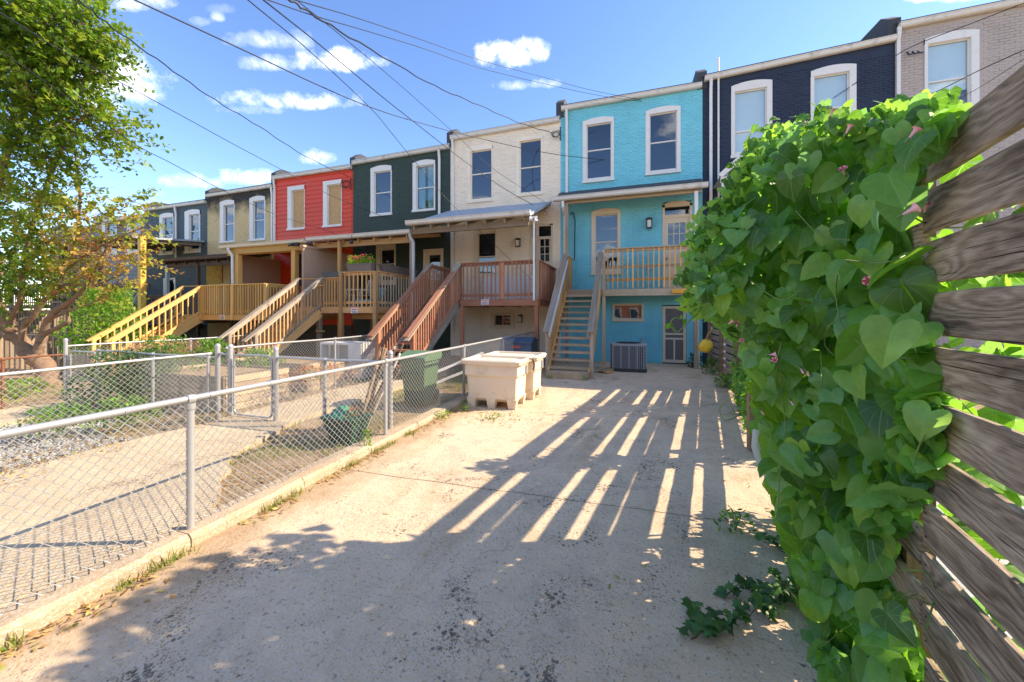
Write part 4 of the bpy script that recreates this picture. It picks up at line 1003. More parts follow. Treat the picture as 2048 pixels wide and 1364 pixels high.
# ---- far left dark decks behind the tree
dfl = root('deck', (-25, 9.9, 0), 'long low weathered deck with balusters behind the autumn tree', 'deck', 'rear decks of the row houses')
floor(dfl, -32, -20.7, 9.9, 12.6, .62, W_TAN, W_TAN); rail(dfl, (-31.9, 9.9), (-20.8, 9.9), .62, 1.25, W_TAN, W_TAN, sp=.24, cap=.18, bal=.07)
for i in range(6): stick('post', dfl, (-31.8+2.2*i, 9.9, -1.2), (-31.8+2.2*i, 9.9, 1.85), .13, .13, W_TAN)
stick('porch_beam', dfl, (-32, 11.8, 3.0), (-22, 11.8, 3.0), .1, .3, W_DARK)
rail(dfl, (-31.9, 7.6), (-17.6, 8.2), -.6, 1.5, W_TAN, W_TAN, sp=.33, cap=.12, bal=.09)
dfu = root('deck', (-30, 12.9, 0), 'dark upper balcony with close balusters at the far end of the terrace', 'deck', 'rear decks of the row houses')
floor(dfu, -36, -26.6, 12.2, D-.05, 2.2, W_DARK, W_DARK); rail(dfu, (-36, 12.2), (-26.7, 12.2), 2.2, 1.2, W_TAN, W_TAN, sp=.2)
for x in (-35.5, -31, -26.8): stick('post', dfu, (x, 12.25, -1.3), (x, 12.25, 5.0), .13, .13, W_DARK)
# ------------------------------------------------------------------ chain link fences
def chain(parent, a, b, z0, z1, s=.036, r=.0021, mat=WIRE, knots=False, wob=.0):
    a, b = Vector((a[0], a[1], 0)), Vector((b[0], b[1], 0)); L = (b-a).length; d = (b-a)/L; nrm = Vector((-d.y, d.x, 0))
    nc = int(L/s); nr = int((z1-z0)/s); V = []; Fc = []
    rd = np.array(d); rn = np.array(nrm); up = np.array((0,0,1.0)); base = np.array(wloc(parent)); A0 = np.array(a)
    j = np.arange(nr+1); sag = 0
    tri = [(math.cos(t), math.sin(t)) for t in (math.pi/2, math.pi*7/6, math.pi*11/6)]
    allv = []; allf = []
    for i in range(nc):
        ph = i % 2
        xx = (i+((j+ph) % 2))*s; zz = z0+j*s
        off = np.where(((j+ph) % 2) == 0, 1, -1)*r*.9
        if wob: off = off+wob*np.sin(xx*2.3+zz*1.7)*.5
        P = A0+np.outer(xx, rd)+np.outer(off, rn)+np.outer(zz, up)-base
        ring = []
        for (c, q) in tri: ring.append(P+rn*(c*r)+rd*(q*r*1.3))
        vv = np.stack(ring, 1).reshape(-1, 3); b0 = i*(nr+1)*3
        k = np.arange(nr)
        for m in range(3):
            m2 = (m+1) % 3
            allf.append(np.stack([b0+k*3+m, b0+k*3+m2, b0+(k+1)*3+m2, b0+(k+1)*3+m], 1))
        allv.append(vv)
    V = np.concatenate(allv); F = np.concatenate(allf)
    me = bpy.data.meshes.new('chain_mesh'); me.vertices.add(len(V)); me.vertices.foreach_set('co', V.astype(np.float32).ravel())
    me.loops.add(F.size); me.loops.foreach_set('vertex_index', F.astype(np.int32).ravel()); me.polygons.add(len(F))
    me.polygons.foreach_set('loop_start', (np.arange(len(F))*4).astype(np.int32)); me.polygons.foreach_set('loop_total', np.full(len(F), 4, np.int32))
    me.update(calc_edges=True); me.materials.append(mat); o = bpy.data.objects.new('chain_mesh', me); COL.objects.link(o); o.parent = parent; o['kind'] = 'stuff'
    return o
def link_fence(label, a, b, zb, zt, posts, mat=STEEL, wmat=WIRE, pr=.025, rr=.020, end_tall=(), name='chain_link_fence', r=.0027, toprail=True, zb2=None, zt2=None):
    f = root(name, (a[0], a[1], zb), label, 'fence', 'chain link fences between the yards')
    A0, B0 = Vector((*a, 0)), Vector((*b, 0)); d = B0-A0
    if toprail:
        mb = MB(); mb.tube([A0+d*t+Vector((0,0,zt+.006*math.sin(t*9))) for t in [i/12 for i in range(13)]], rr, 10); mb.build('top_rail', mat, f)
    for t in posts:
        p = A0+d*t; tall = t in end_tall; mb = MB(); top = zt+(.12 if tall else -.045); R_ = pr*(1.35 if tall else 1)
        mb.tube([p+Vector((0,0,zb-.1)), p+Vector((0,0,top))], R_, 12)
        if tall: mb.tube([p+Vector((0,0,top)), p+Vector((0,0,top+.02)), p+Vector((0,0,top+.045)), p+Vector((0,0,top+.055))], [R_*1.12, R_*1.1, R_*.7, .004], 12)
        else: mb.tube([p+Vector((0,0,top-.03)), p+Vector((0,0,top+.012))], R_*1.25, 12); mb.tube([p-d.normalized()*.025+Vector((0,0,zt)), p+d.normalized()*.025+Vector((0,0,zt))], rr*1.45, 10)
        mb.build('post', mat, f)
    # tie wires
    if (A0-Vector((0,0,0))).length < 6:
        dn = d.normalized(); L = d.length; k = .3
        while k < min(L, 7):
            p = A0+dn*k; mb = MB(); mb.tube([p+Vector((math.sin(th)*(rr+.003)*-dn.y, math.sin(th)*(rr+.003)*dn.x, zt+math.cos(th)*(rr+.003))) for th in [i*.7 for i in range(10)]], .0022, 5); mb.build('tie_wire', PALECABLE, f); k += .52
    chain(f, a, b, zb+.02, zt-.01, mat=wmat, r=r)
    return f
def xk(y): return -3.17-.012*(y-2)
lf = link_fence('long galvanised chain link fence on the kerb beside the driveway', (xk(-2.9), -2.9), (xk(13.4), 13.4), .10, 1.06, [(yy+2.9)/16.3 for yy in (-.45, 1.95, 4.32, 6.85, 9.3, 11.6, 13.35)], r=.0034, pr=.026, rr=.023)
link_fence('chain link fence dividing the next two yards, nearer stretch', (-6.62, -.4), (-6.72, 4.45), -.1, 1.03, [0, .45, .99], r=.0030)
link_fence('chain link fence dividing the next two yards, from the gate back to the decks', (-6.75, 4.7), (-7.0, 10.0), -.1, 1.10, [.02, .5, .98])
link_fence('short chain link panel with two tall round topped posts left of the gate', (-6.72, 4.55), (-6.42, 4.55), -.1, 1.02, [0, 1], end_tall=(0, 1), pr=.028)
link_fence('chain link cross fence from the gate to the kerb fence', (-5.42, 4.55), (-3.34, 4.62), -.05, 1.0, [0, .45, 1], end_tall=(0, 1), pr=.028)
link_fence('chain link cross fence at the far side of the second yard', (-10.45, 4.75), (-6.8, 4.6), -.15, .94, [0, .5, 1])
link_fence('chain link fence running along the far yard below the yellow stairs', (-11.6, 4.75), (-11.7, 9.6), -.2, 1.0, [0, .5, 1], end_tall=(0,))
link_fence('rusty chain link fence in front of the leaning tree', (-11.6, 1.5), (-11.6, 4.7), -.25, .82, [0, .45, .75], mat=RUST, wmat=plain('rusty_wire', (.30,.17,.11), .8, var=.2), r=.0028)
def gate(label, a, b, z0, z1, yaw=0):
    g_ = root('chain_link_gate', (a[0], a[1], z0), label, 'gate', 'chain link gates')
    A0, B0 = Vector((*a, 0)), Vector((*b, 0)); d = (B0-A0).normalized(); c = .10; pts = []
    L = (B0-A0).length
    for cx, cz, t0 in ((L-c, z1-c, 0), (c, z1-c, 90), (c, z0+c, 180), (L-c, z0+c, 270)):
        for k in range(5): th = R(t0+k*22.5); pts.append(A0+d*(cx+c*math.cos(th))+Vector((0,0,cz+c*math.sin(th))))
    pts.append(pts[0]); mb = MB(); mb.tube(pts, .017, 8, caps=False); mb.build('gate_frame', STEEL, g_)
    chain(g_, tuple((A0+d*.02)[:2]), tuple((B0-d*.02)[:2]), z0+.03, z1-.02)
    for zz in (z0+.15, z1-.2): mb = MB(); mb.tube([A0+d*-.05+Vector((0,0,zz)), A0+d*.03+Vector((0,0,zz))], .014, 6); mb.build('hinge', STEEL, g_)
    mb = MB(); mb.box(B0.x-.03, B0.x+.06, B0.y-.02, B0.y+.02, z0+.55, z0+.62); mb.build('latch', STEEL, g_)
gate('closed chain link gate with rounded corners across the sandy path', (-6.34, 4.55), (-5.50, 4.55), .03, 1.02)
gate('narrow chain link gate beside the rusty fence', (-11.5, 4.78), (-10.55, 4.76), -.12, .90)

# ------------------------------------------------------------------ wooden board fence on the driveway's other side
PLANK = plankwood('weathered_fence_board')
POSTW = wood('fence_post_wood', (.30,.19,.11), (.12,.07,.04), weather=(.24,.18,.13))
wf = root('board_fence', tuple(FP(1)), 'tall weathered fence of spaced horizontal boards overgrown by the vine', 'fence')
def plank_mesh(L, h, t, seed):
    rr_ = random.Random(seed); n = max(6, int(L/.16)); vs, fs = [], []; c = .005
    prof = [(-t/2, -h/2+c), (-t/2+c, -h/2), (t/2-c, -h/2), (t/2, -h/2+c), (t/2, h/2-c), (t/2-c, h/2), (-t/2+c, h/2), (-t/2, h/2-c)]
    bow = rr_.uniform(-.008, .008); a1, a2 = rr_.random()*9, rr_.random()*9
    for i in range(n+1):
        x = -L/2+L*i/n; u = i/n; dz = bow*math.sin(u*3.14); e = .0025
        for (py, pz) in prof:
            vs.append((x, py+.003*math.sin(u*5+a1), pz+dz+(e*math.sin(u*23+a2) if pz > 0 else e*math.sin(u*19+a1))))
    for i in range(n):
        for k in range(8): k2 = (k+1) % 8; fs.append((i*8+k, i*8+k2, (i+1)*8+k2, (i+1)*8+k))
    fs.append(tuple(range(7, -1, -1))); fs.append(tuple(n*8+k for k in range(8)))
    me = bpy.data.meshes.new('plank'); me.from_pydata(vs, [], fs); fix_normals(me); me.materials.append(PLANK); return me
zcs = [-2.3, -.4, 1.44, 2.9, 4.42, 6.75, 8.9]
rf = random.Random(11)
for s in range(len(zcs)-1):
    a, b = FP(zcs[s], 0), FP(zcs[s+1], 0); L = (b-a).length; near = zcs[s] < 1.0
    ang = math.atan2((b-a).y, (b-a).x); h = .157 if near else .128
    lev = [(2.36-i*.196-h/2, h) for i in range(12)] if near else [(.095+.235*k+(.0), .145) for k in range(10)]+[(1.15+.0, .10), (1.855, .10)]+([(.68, .10), (.445, .06)] if s > 3 else [])+([(2.33, .1)] if s > 3 else [])  # the thin extra boards are added to block sun stripes through the gaps
    for i, (z, h) in enumerate(lev):
        z += rf.uniform(-.006, .006)
        if z < .06 or (s in (2, 3) and abs(z-.33) < .02): continue
        o = bpy.data.objects.new('plank', plank_mesh(L-.012, h, .026, rf.random())); COL.objects.link(o); o.parent = wf
        o.location = (a+b)/2+Vector((0,0,z))+(fn_*-.03 if h < .12 else fn_*0)-wf.location; o.rotation_euler = (rf.uniform(-.02,.02), rf.uniform(-.004,.004), ang+rf.uniform(-.003,.003))
for k, zc in enumerate(zcs):
    off = -.06 if zc < 3 else .055
    p = FP(zc+(.22 if zc < 2 else 0), off); stick('post', wf, (p.x, p.y, -.1), (p.x, p.y, 2.3 if zc < 3 else 1.9+.1*(k%2)), .09, .09, POSTW, up=fn_)
# nail heads on the near boards
nl = MB()
for zc in (-.4, 1.44):
    for i in range(11):
        for dz in (-.045, .045):
            for dx in (-.03, .03):
                p = FP(zc+dx, .0145); nl.tube([p+Vector((0,0,2.36-i*.196-.0785+dz)), p+fn_*.002+Vector((0,0,2.36-i*.196-.0785+dz))], .0045, 6)
nl.build('nail_heads', plain('rusty_nails', (.08,.05,.04), .7), wf, kind='stuff')
# lower return fence from the boards to the house corner
wf2 = root('board_fence', tuple(FP(8.4)), 'low grey board fence behind the weeds at the turquoise house corner', 'fence')
a, b = FP(8.4), Vector((2.32, 13.7, 0)); 
for i in range(9):
    z = 1.72-i*.19; stick('plank', wf2, a+Vector((0,0,z)), b+Vector((0,0,z)), .024, .13, W_GREY)
for t in (0.05, .5, .95): p = a+(b-a)*t+Vector((-.05,0,0)); stick('post', wf2, (p.x,p.y,-.05), (p.x,p.y,1.85), .09, .09, POSTW)

# ------------------------------------------------------------------ leaves
def heart(detail=True):
    # outline of a heart-shaped blade: notch at the top (y=.36), tip at y=-.6 ; width 1
    half = [(0,.30),(.10,.43),(.25,.49),(.40,.42),(.495,.24),(.48,.02),(.38,-.20),(.24,-.40),(.10,-.54),(0,-.64)]
    if not detail: half = [(0,.30),(.22,.48),(.48,.24),(.42,-.14),(.18,-.46),(0,-.64)]
    sp = [(0, y) for y in ([.30,.2,.1,0,-.12,-.26,-.42,-.64] if detail else [.30,.05,-.3,-.64])]
    V = []; F = []
    def zf(x, y, fold): return fold*abs(x)*.55-.22*x*x*1.6-.28*(y-.1)**2+.0
    n = len(half)
    right = half; m = 3 if detail else 2
    # strips from the midrib to the edge
    for side in (1, -1):
        base = len(V)
        for i, (x, y) in enumerate(right):
            yc = .30+(-.64-.30)*i/(n-1)
            for k in range(m+1):
                t = k/m; X = x*t*side; Y = yc+(y-yc)*t
                V.append((X, Y, zf(X, Y, .35)+.018*math.sin(i*2.2)*t*t))
        for i in range(n-1):
            for k in range(m):
                q = (base+i*(m+1)+k, base+i*(m+1)+k+1, base+(i+1)*(m+1)+k+1, base+(i+1)*(m+1)+k)
                F.append(q if side < 0 else tuple(reversed(q)))
    uv = [(x+.5, (y+.64)/1.14) for x, y, z in V]
    return V, F, uv
HV, HF, HUV = heart(True); LV, LF, LUV = heart(False)
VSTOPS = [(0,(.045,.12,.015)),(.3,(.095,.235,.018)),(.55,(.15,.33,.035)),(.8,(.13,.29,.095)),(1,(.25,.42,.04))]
VLEAF = leafmat('vine_leaf', VSTOPS, trans=.34, veins=True, rough=.42, tcol=3.2, spec=.5)
VLEAFB = leafmat('vine_leaf_far', VSTOPS, trans=.42, rough=.5, tcol=3.2, veins=True)
vine = root('flowering_vine', tuple(FP(2.2, .4)), 'lush heart leaved vine with pink trumpet flowers spilling over the board fence', 'vine')
poly = [(1390,590),(1386,520),(1412,445),(1460,395),(1490,340),(1520,302),(1566,265),(1640,238),(1720,242),(1790,222),(1870,212),(1905,235),(1880,275),(1835,300),(1812,370),(1800,470),(1830,560),(1835,700),(1855,800),(1862,905),(1825,985),(1775,1080),(1755,1130),(1800,1240),(1825,1364),(1660,1364),(1625,1240),(1590,1130),(1560,1010),(1530,900),(1512,800),(1496,700),(1440,650),(1400,622)]
def inside(x, y, P):
    c = False; j = len(P)-1
    for i in range(len(P)):
        if ((P[i][1] > y) != (P[j][1] > y)) and (x < (P[j][0]-P[i][0])*(y-P[i][1])/(P[j][1]-P[i][1])+P[i][0]): c = not c
        j = i
    return c
def zsurf(px, py):
    z = np.interp(px, [1370,1510,1650,1800,1900], [2.35,2.2,1.9,1.42,1.5])
    z += .10*math.sin(px*.03+py*.021)+.07*math.sin(py*.045-px*.011)
    if py > 900: z = min(z, 2.2)
    return min(z, FOC*1.62/max(py-HOR, 1))
def zmax(px):
    u = (px-PCX)/FOC
    return 9 if u <= FB+.02 else (FA-FB)/(u-FB)-.07
rv = random.Random(21); camv = np.array((0, 0, EYE)); leafmeshes = []
def curl_variant(seed):
    r_ = random.Random(seed); f = r_.uniform(.1, .75); b = r_.uniform(-.1, .6); tw = r_.uniform(-.35, .35)
    sx = r_.uniform(.92, 1.12); wv = r_.random()*6; asy = r_.uniform(-.12, .12)
    return [(x*sx*(1+asy*(1 if x > 0 else -1)), y, z*1.0+abs(x)*f*.45-b*.45*(y-.1)**2+tw*x*y*.6+.02*math.sin(9*y+wv)*abs(x)*2) for x, y, z in HV]
for s in range(16):
    me = bpy.data.meshes.new('leaf'); me.from_pydata(curl_variant(s), [], HF); me.polygons.foreach_set('use_smooth', [True]*len(HF))
    ul = me.uv_layers.new(name='UVMap'); ul.data.foreach_set('uv', np.array([HUV[l.vertex_index] for l in me.loops], np.float32).ravel())
    me.materials.append(VLEAF); leafmeshes.append(me)
def leaf_size(px, py):
    s = float(np.interp(px, [1370,1450,1550,1650,1750,1830], [.10,.118,.142,.165,.195,.175]))
    if py < 300: s *= .75
    if py > 1050: s *= .72
    return s
def leaf_frame(P, up=.45, side=0.0, jit=.46, backlit=False):
    tocam = np.array((0,0,EYE))-np.array(P); tocam /= np.linalg.norm(tocam)
    n = tocam*.8+np.array((-fn_.x*0+fn_.x*.35, fn_.y*.35, up))+np.array([rv.gauss(0, jit) for _ in range(3)])
    return n/np.linalg.norm(n)
placed = []; nleaf = 0; tries = 0
vb = wloc(vine)
while nleaf < 299 and tries < 60000:
    tries += 1; px, py = rv.uniform(1368, 1900), rv.uniform(205, 1364)
    if not inside(px, py, poly): continue
    s = leaf_size(px, py)*rv.uniform(.62, 1.12); zc = zsurf(px, py)-rv.uniform(-.06, .05); rad = s*FOC/zc*.5
    if any((px-a)**2+(py-b)**2 < ((rad+c)*.56)**2 for a, b, c in placed): continue
    zc = min(zc, zmax(px)); placed.append((px, py, rad)); P = Cp(px, py, zc)
    if P.z < .05: continue
    nrm = leaf_frame(P, up=rv.uniform(.1, .75))
    M = rot_from(nrm[None], np.array([[rv.gauss(0,.25), rv.gauss(0,.25), -1.0]]), np.array([rv.gauss(0, .38)]))[0]
    o = bpy.data.objects.new('leaf', leafmeshes[rv.randrange(16)]); COL.objects.link(o); o.parent = vine
    mm = Matrix([list(r) for r in M]).to_4x4(); o.rotation_mode = 'QUATERNION'; o.rotation_quaternion = mm.to_quaternion(); o.location = P-vb; o.scale = (s, s, s)
    nleaf += 1
def leafbulk(name, pts, sizes, ups, mat, parent, T=(LV, LF, LUV), tint=None, jit=.5, kind='stuff', facing=.75):
    pts = np.array(pts); n = len(pts); tocam = np.array((0,0,EYE))-pts; tocam /= np.linalg.norm(tocam, axis=1, keepdims=True)
    nr = tocam*facing+np.array((0,0,1.0))*np.array(ups)[:, None]+np.random.normal(0, jit, (n, 3))
    down = np.array((0,0,-1.0))+np.random.normal(0, .3, (n, 3)); M = rot_from(nr, down, np.random.normal(0, .5, n))
    o = bulk(name, np.array(T[0]), T[1], pts, M, np.array(sizes), tint if tint is not None else np.random.rand(n), mat, parent, T[2])
    if kind: o['kind'] = kind
    return o
pts, szs = [], []
while len(pts) < 2000:                      # the body of the vine between its face and the boards
    px, py = rv.uniform(1368, 1905), rv.uniform(205, 1364)
    if not inside(px, py, poly): continue
    z0 = zsurf(px, py)+.17; z1 = min(zmax(px)-.02, z0+.55)
    if z1 < z0: z0 = z1-.02
    zc = z0+(z1-z0)*rv.random()**1.5; zc = min(zc, FOC*1.66/max(py-HOR, 1)); P = Cp(px, py, zc)
    pts.append(P); szs.append(leaf_size(px, py)*rv.uniform(.38, .75))
leafbulk('foliage', pts, szs, [.35]*len(pts), VLEAFB, vine, T=(HV, HF, HUV))
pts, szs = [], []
while len(pts) < 1500:                      # inner leaves added near the boards to block light, tinted dark for shade
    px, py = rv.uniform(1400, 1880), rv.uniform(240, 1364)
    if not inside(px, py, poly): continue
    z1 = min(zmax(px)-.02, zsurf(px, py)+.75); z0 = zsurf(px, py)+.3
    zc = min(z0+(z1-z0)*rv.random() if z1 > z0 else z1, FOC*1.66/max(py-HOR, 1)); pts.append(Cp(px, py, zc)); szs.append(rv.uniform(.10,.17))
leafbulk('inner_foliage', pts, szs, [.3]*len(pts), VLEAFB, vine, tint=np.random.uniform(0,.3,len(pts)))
# leading shoots along the top and left edge: many small pale leaves
pts, szs = [], []
edge = [(1375,600),(1372,520),(1400,440),(1450,385),(1478,330),(1510,285),(1560,250),(1640,232),(1720,238),(1790,216),(1870,206),(1900,225)]
for _ in range(800):
    k = rv.random()*(len(edge)-1); i = int(k); t = k-i; px = edge[i][0]*(1-t)+edge[i+1][0]*t+rv.gauss(8, 12); py = edge[i][1]*(1-t)+edge[i+1][1]*t+rv.gauss(14, 16)
    pts.append(Cp(px, py, zsurf(px, py)+rv.uniform(-.05, .3))); szs.append(rv.uniform(.03, .075))
leafbulk('shoots', pts, szs, [.6]*len(pts), VLEAFB, vine, tint=np.random.uniform(.75, 1, len(pts)))
# foliage pressing through from behind the boards, in the sun
pts, szs = [], []
for _ in range(2600):
    zc = rv.uniform(.55, 2.9); p = FP(zc, -rv.uniform(.07, .42)); z = rv.uniform(.15, 2.25)
    if rv.random() < .15 and z < 1.3: continue
    if zc > 1.7 and rv.random() < .65: continue
    if mnoise.noise(Vector((zc*1.6, z*2.2, 3.3))) < -.08: continue
    pts.append(p+Vector((0,0,z))); szs.append(rv.uniform(.05, .13))
leafbulk('far_side_foliage', pts, szs, [.3]*len(pts), VLEAFB, vine, tint=np.random.uniform(.4, 1, len(pts)), jit=.8, facing=.2)
# leafy columns where the vine has climbed the farther posts
for (zc0_, wd, nn_, hh) in ((4.42, .17, 650, 2.5), (6.75, .42, 1300, 2.35), (8.9, .3, 300, 2.1)):
    pts = [FP(zc0_+rv.uniform(-wd, wd), rv.uniform(-.12, .14))+Vector((0,0,rv.uniform(.05, hh))) for _ in range(nn_)]
    leafbulk('post_foliage', pts, [rv.uniform(.07,.12) for _ in pts], [.3]*len(pts), VLEAFB, vine)
pts = [FP(rv.choice((rv.uniform(2.4, 3.2), rv.uniform(4.4, 8.6), rv.uniform(4.4,8.6))), rv.uniform(-.1, .25))+Vector((0,0,rv.uniform(.02, .7)**1.2)) for _ in range(1300)]
leafbulk('foot_foliage', pts, [rv.uniform(.05,.10) for _ in pts], [.5]*len(pts), VLEAFB, vine)
# stems and runners
STEM = plain('green_vine_stem', (.16,.24,.06), .5, var=.2, scale=10)
def vine_curve(px_pts, r=.0028, zoff=-.1, zc=None, n=6):
    P = [Cp(x, y, (zc or zsurf(x, y)+zoff)) for x, y in px_pts]; out = []
    for i in range(len(P)-1):
        p0, p1, p2, p3 = P[max(i-1,0)], P[i], P[i+1], P[min(i+2, len(P)-1)]
        for k in range(n):
            t = k/n; out.append(.5*((2*p1)+(-p0+p2)*t+(2*p0-5*p1+4*p2-p3)*t*t+(-p0+3*p1-3*p2+p3)*t**3))
    out.append(P[-1]); mb = MB(); mb.tube(out, r, 6); return mb
for c in ([(1675,550),(1672,590),(1680,640),(1700,670),(1750,705),(1800,715),(1830,720)], [(1880,440),(1840,490),(1790,520),(1740,525),(1690,520)],
          [(1800,1140),(1850,1145),(1870,1180),(1860,1230),(1850,1260)], [(1700,630),(1660,650),(1650,690),(1680,720)], [(1990,440),(1920,455),(1860,450),(1820,430)],
          [(1560,750),(1570,850),(1560,950),(1555,1020)], [(1480,830),(1450,840),(1440,815),(1470,790)], [(1850,870),(1835,900),(1830,930)], [(1640,700),(1645,760),(1630,800)],
          [(1590,420),(1640,470),(1700,480)], [(1500,560),(1560,600),(1600,580)]):
    vine_curve(c).build('stem', STEM, vine)
mb = MB()
for k in range(46):
    px, py = rv.uniform(1450, 1830), rv.uniform(300, 1300)
    if not inside(px, py, poly): continue
    z = zsurf(px, py)+rv.uniform(-.02, .3); P = [Cp(px, py, z)]
    for j in range(7): P.append(P[-1]+Vector((rv.gauss(0,.04), rv.gauss(0,.04), rv.uniform(-.09, .03))))
    mb.tube(P, .0022, 5)
mb.build('tangled_stems', STEM, vine, kind='stuff')
mb = MB()                                     # woody main stems climbing the posts
for zc in (2.3, 2.7, 3.0):
    for q in range(2):
        P = [FP(zc+rv.uniform(-.1,.1), .05, 0)]
        for j in range(9): P.append(P[-1]+Vector((rv.gauss(0,.015), rv.gauss(0,.015), .25)))
        mb.tube(P, .008, 6)
mb.build('woody_stems', plain('brown_vine_bark', (.12,.085,.05), .9), vine, kind='stuff')
# flowers: trumpet, star throat, green calyx
FLW = plain('pale_pink_petal', (.80,.42,.45), .5, var=.15); FLD = plain('crimson_petal_mark', (.45,.03,.06), .5); CALYX = plain('green_calyx', (.12,.22,.05), .6)
def trumpet(px, py, ang, s=1.0, closed=False):
    P = Cp(px, py, zsurf(px, py)-.14); d = (Vector((math.cos(ang)*CS, math.cos(ang)*SN, math.sin(ang)))+Vector((SN, -CS, 0))*.5).normalized(); s *= .72; L = .055*s
    prof = [(0,.004),(.4,.006),(.75,.010),(.95,.017 if not closed else .006),(1.0,.024 if not closed else .003)]
    mb = MB(); mb.tube([P+d*(L*a) for a, b in prof], [b*s for a, b in prof], 10, caps=False); f = mb.build('flower', FLW, vine)
    mb = MB()
    if not closed:
        u = d.cross(Vector((0,0,1))).normalized(); w = d.cross(u)
        for k in range(5):
            th = k*2*math.pi/5; c = P+d*L; a = (u*math.cos(th)+w*math.sin(th)); b = (u*math.cos(th+.35)+w*math.sin(th+.35)); e = (u*math.cos(th-.35)+w*math.sin(th-.35))
            mb.add([c-d*.008, c+b*.018*s, c+a*.026*s+d*.001, c+e*.018*s], [(0,1,2,3)])
        mb.build('petal_marks', FLD, f)
    mb = MB(); mb.tube([P-d*.012, P, P+d*.006], [.002,.007,.005], 6); mb.build('calyx', CALYX, f)
for (x, y, a, s, c) in [(1690,270,1.3,1,0),(1815,280,1.1,.9,0),(1690,350,2.4,1,0),(1800,432,.6,1.15,0),(1848,428,1.9,1.0,0),(1745,565,3.0,1.1,0),(1455,650,.9,1.0,0),(1535,710,.2,.9,0),(1600,735,-1.3,.9,1),(1612,740,-1.4,.9,1),(1555,725,2.6,.9,0),
                        (1475,655,2.0,.9,0),(1580,800,-1.2,.8,1),(1490,683,2.8,.8,0),(1660,235,1.5,.8,0),(2005,340,.8,1.0,0),(2030,425,1.0,.9,0),(1520,820,-1,.8,1)]:
    trumpet(x, y, a, s, bool(c))
# heart-shaped tendril hanging in front of the basement door
hp_ = [(1402,596),(1398,618),(1385,632),(1368,645),(1352,665),(1340,668),(1330,660),(1331,645),(1342,632),(1356,636),(1360,642)]
hp_ = [(1404,590),(1401,615),(1394,628),(1380,640),(1366,655),(1354,664),(1345,656),(1342,644),(1350,636),(1360,638)]
tz = 2.2
vine_curve(hp_, r=.0042, zc=tz).build('tendril', STEM, vine)
mb = vine_curve([(1354,664),(1346,652),(1338,648)], r=.003, zc=tz); mb.build('tendril', STEM, vine)
pts = [Cp(x, y, tz) for x, y in ((1338,652),(1360,600),(1363,634),(1383,628),(1378,578),(1395,592))]
leafbulk('tendril_leaves', pts, [.045,.05,.025,.03,.02,.03], [.2]*6, VLEAFB, vine, T=(HV, HF, HUV), tint=np.full(6, .95), kind='stuff')

# dark creeping ivy on the concrete at the foot of the vine
ivy = root('creeping_ivy', tuple(Gp(1500, 1240)), 'dark creeping vine trailing over the driveway below the big vine', 'plant')
IVY = leafmat('dark_ivy_leaf', [(0,(.03,.08,.02)),(.6,(.05,.14,.03)),(1,(.09,.19,.04))], trans=.2, rough=.5)
iv = [(-.0,.32),(.18,.38),(.22,.2),(.5,.14),(.26,-.04),(.2,-.26),(0,-.6),(-.2,-.26),(-.26,-.04),(-.5,.14),(-.22,.2),(-.18,.38)]
IV = [(0,.0,.06)]+[(x,y,-.12*abs(x)-.1*y*y) for x, y in iv]; IFc = [(0, i+1, (i+1) % 12+1) for i in range(12)]; IUV = [(x+.5, y+.5) for x, y, z in IV]
pts, szs = [], []
runs = [[(1640,1150),(1560,1185),(1500,1190),(1430,1195)],[(1600,1200),(1540,1210),(1480,1250),(1430,1270),(1372,1285)],[(1430,1270),(1390,1260),(1370,1225)],[(1560,1180),(1530,1230),(1550,1250)],[(1620,1100),(1560,1110),(1520,1080)]]
mb = MB()
for rn_ in runs:
    P = []
    for (a, b), (c, d) in zip(rn_, rn_[1:]):
        for k in range(6):
            t = k/6; x, y = a+(c-a)*t, b+(d-b)*t; q = Gp(x, y)+Vector((0,0,.03+.02*math.sin(k))); P.append(q)
            for _ in range(2):
                pts.append(q+Vector((rv.gauss(0,.03), rv.gauss(0,.03), rv.uniform(.005,.06)))); szs.append(rv.uniform(.05,.09))
    mb.tube(P, .003, 5)
mb.build('stem', plain('dark_stem', (.07,.04,.03), .7), ivy)
leafbulk('leaves', pts, szs, [.9]*len(pts), IVY, ivy, T=(IV, IFc, IUV), facing=.3, jit=.35)
# white bent strip and its post in the vine
ws = MB(); cur = [(1532,842),(1516,862),(1514,895),(1524,925),(1545,955),(1570,980),(1600,1005)]; P = [Cp(x, y, 2.75) for x, y in cur]
sd = Vector((CS, SN, 0))*.042
vv = []; 
for p in P: vv += [p-sd, p+sd, p+sd+Vector((0.004,.012,0)), p-sd+Vector((0.004,.012,0))]
ff = []
for i in range(len(P)-1):
    for k in range(4): k2 = (k+1) % 4; ff.append((i*4+k, i*4+k2, (i+1)*4+k2, (i+1)*4+k))
ws.add(vv, ff, True); tag(ws.build('plastic_strip', WHITE), 'curved white plastic strip bent down inside the vine', 'strip')
pz = Cp(1507, 800, 4.7); 
tag(stick('wooden_stake', None, (pz.x, pz.y, -.02), (pz.x, pz.y, .75), .12, .12, POSTW), 'short brown wooden stake beside the white plastic strip', 'stake')

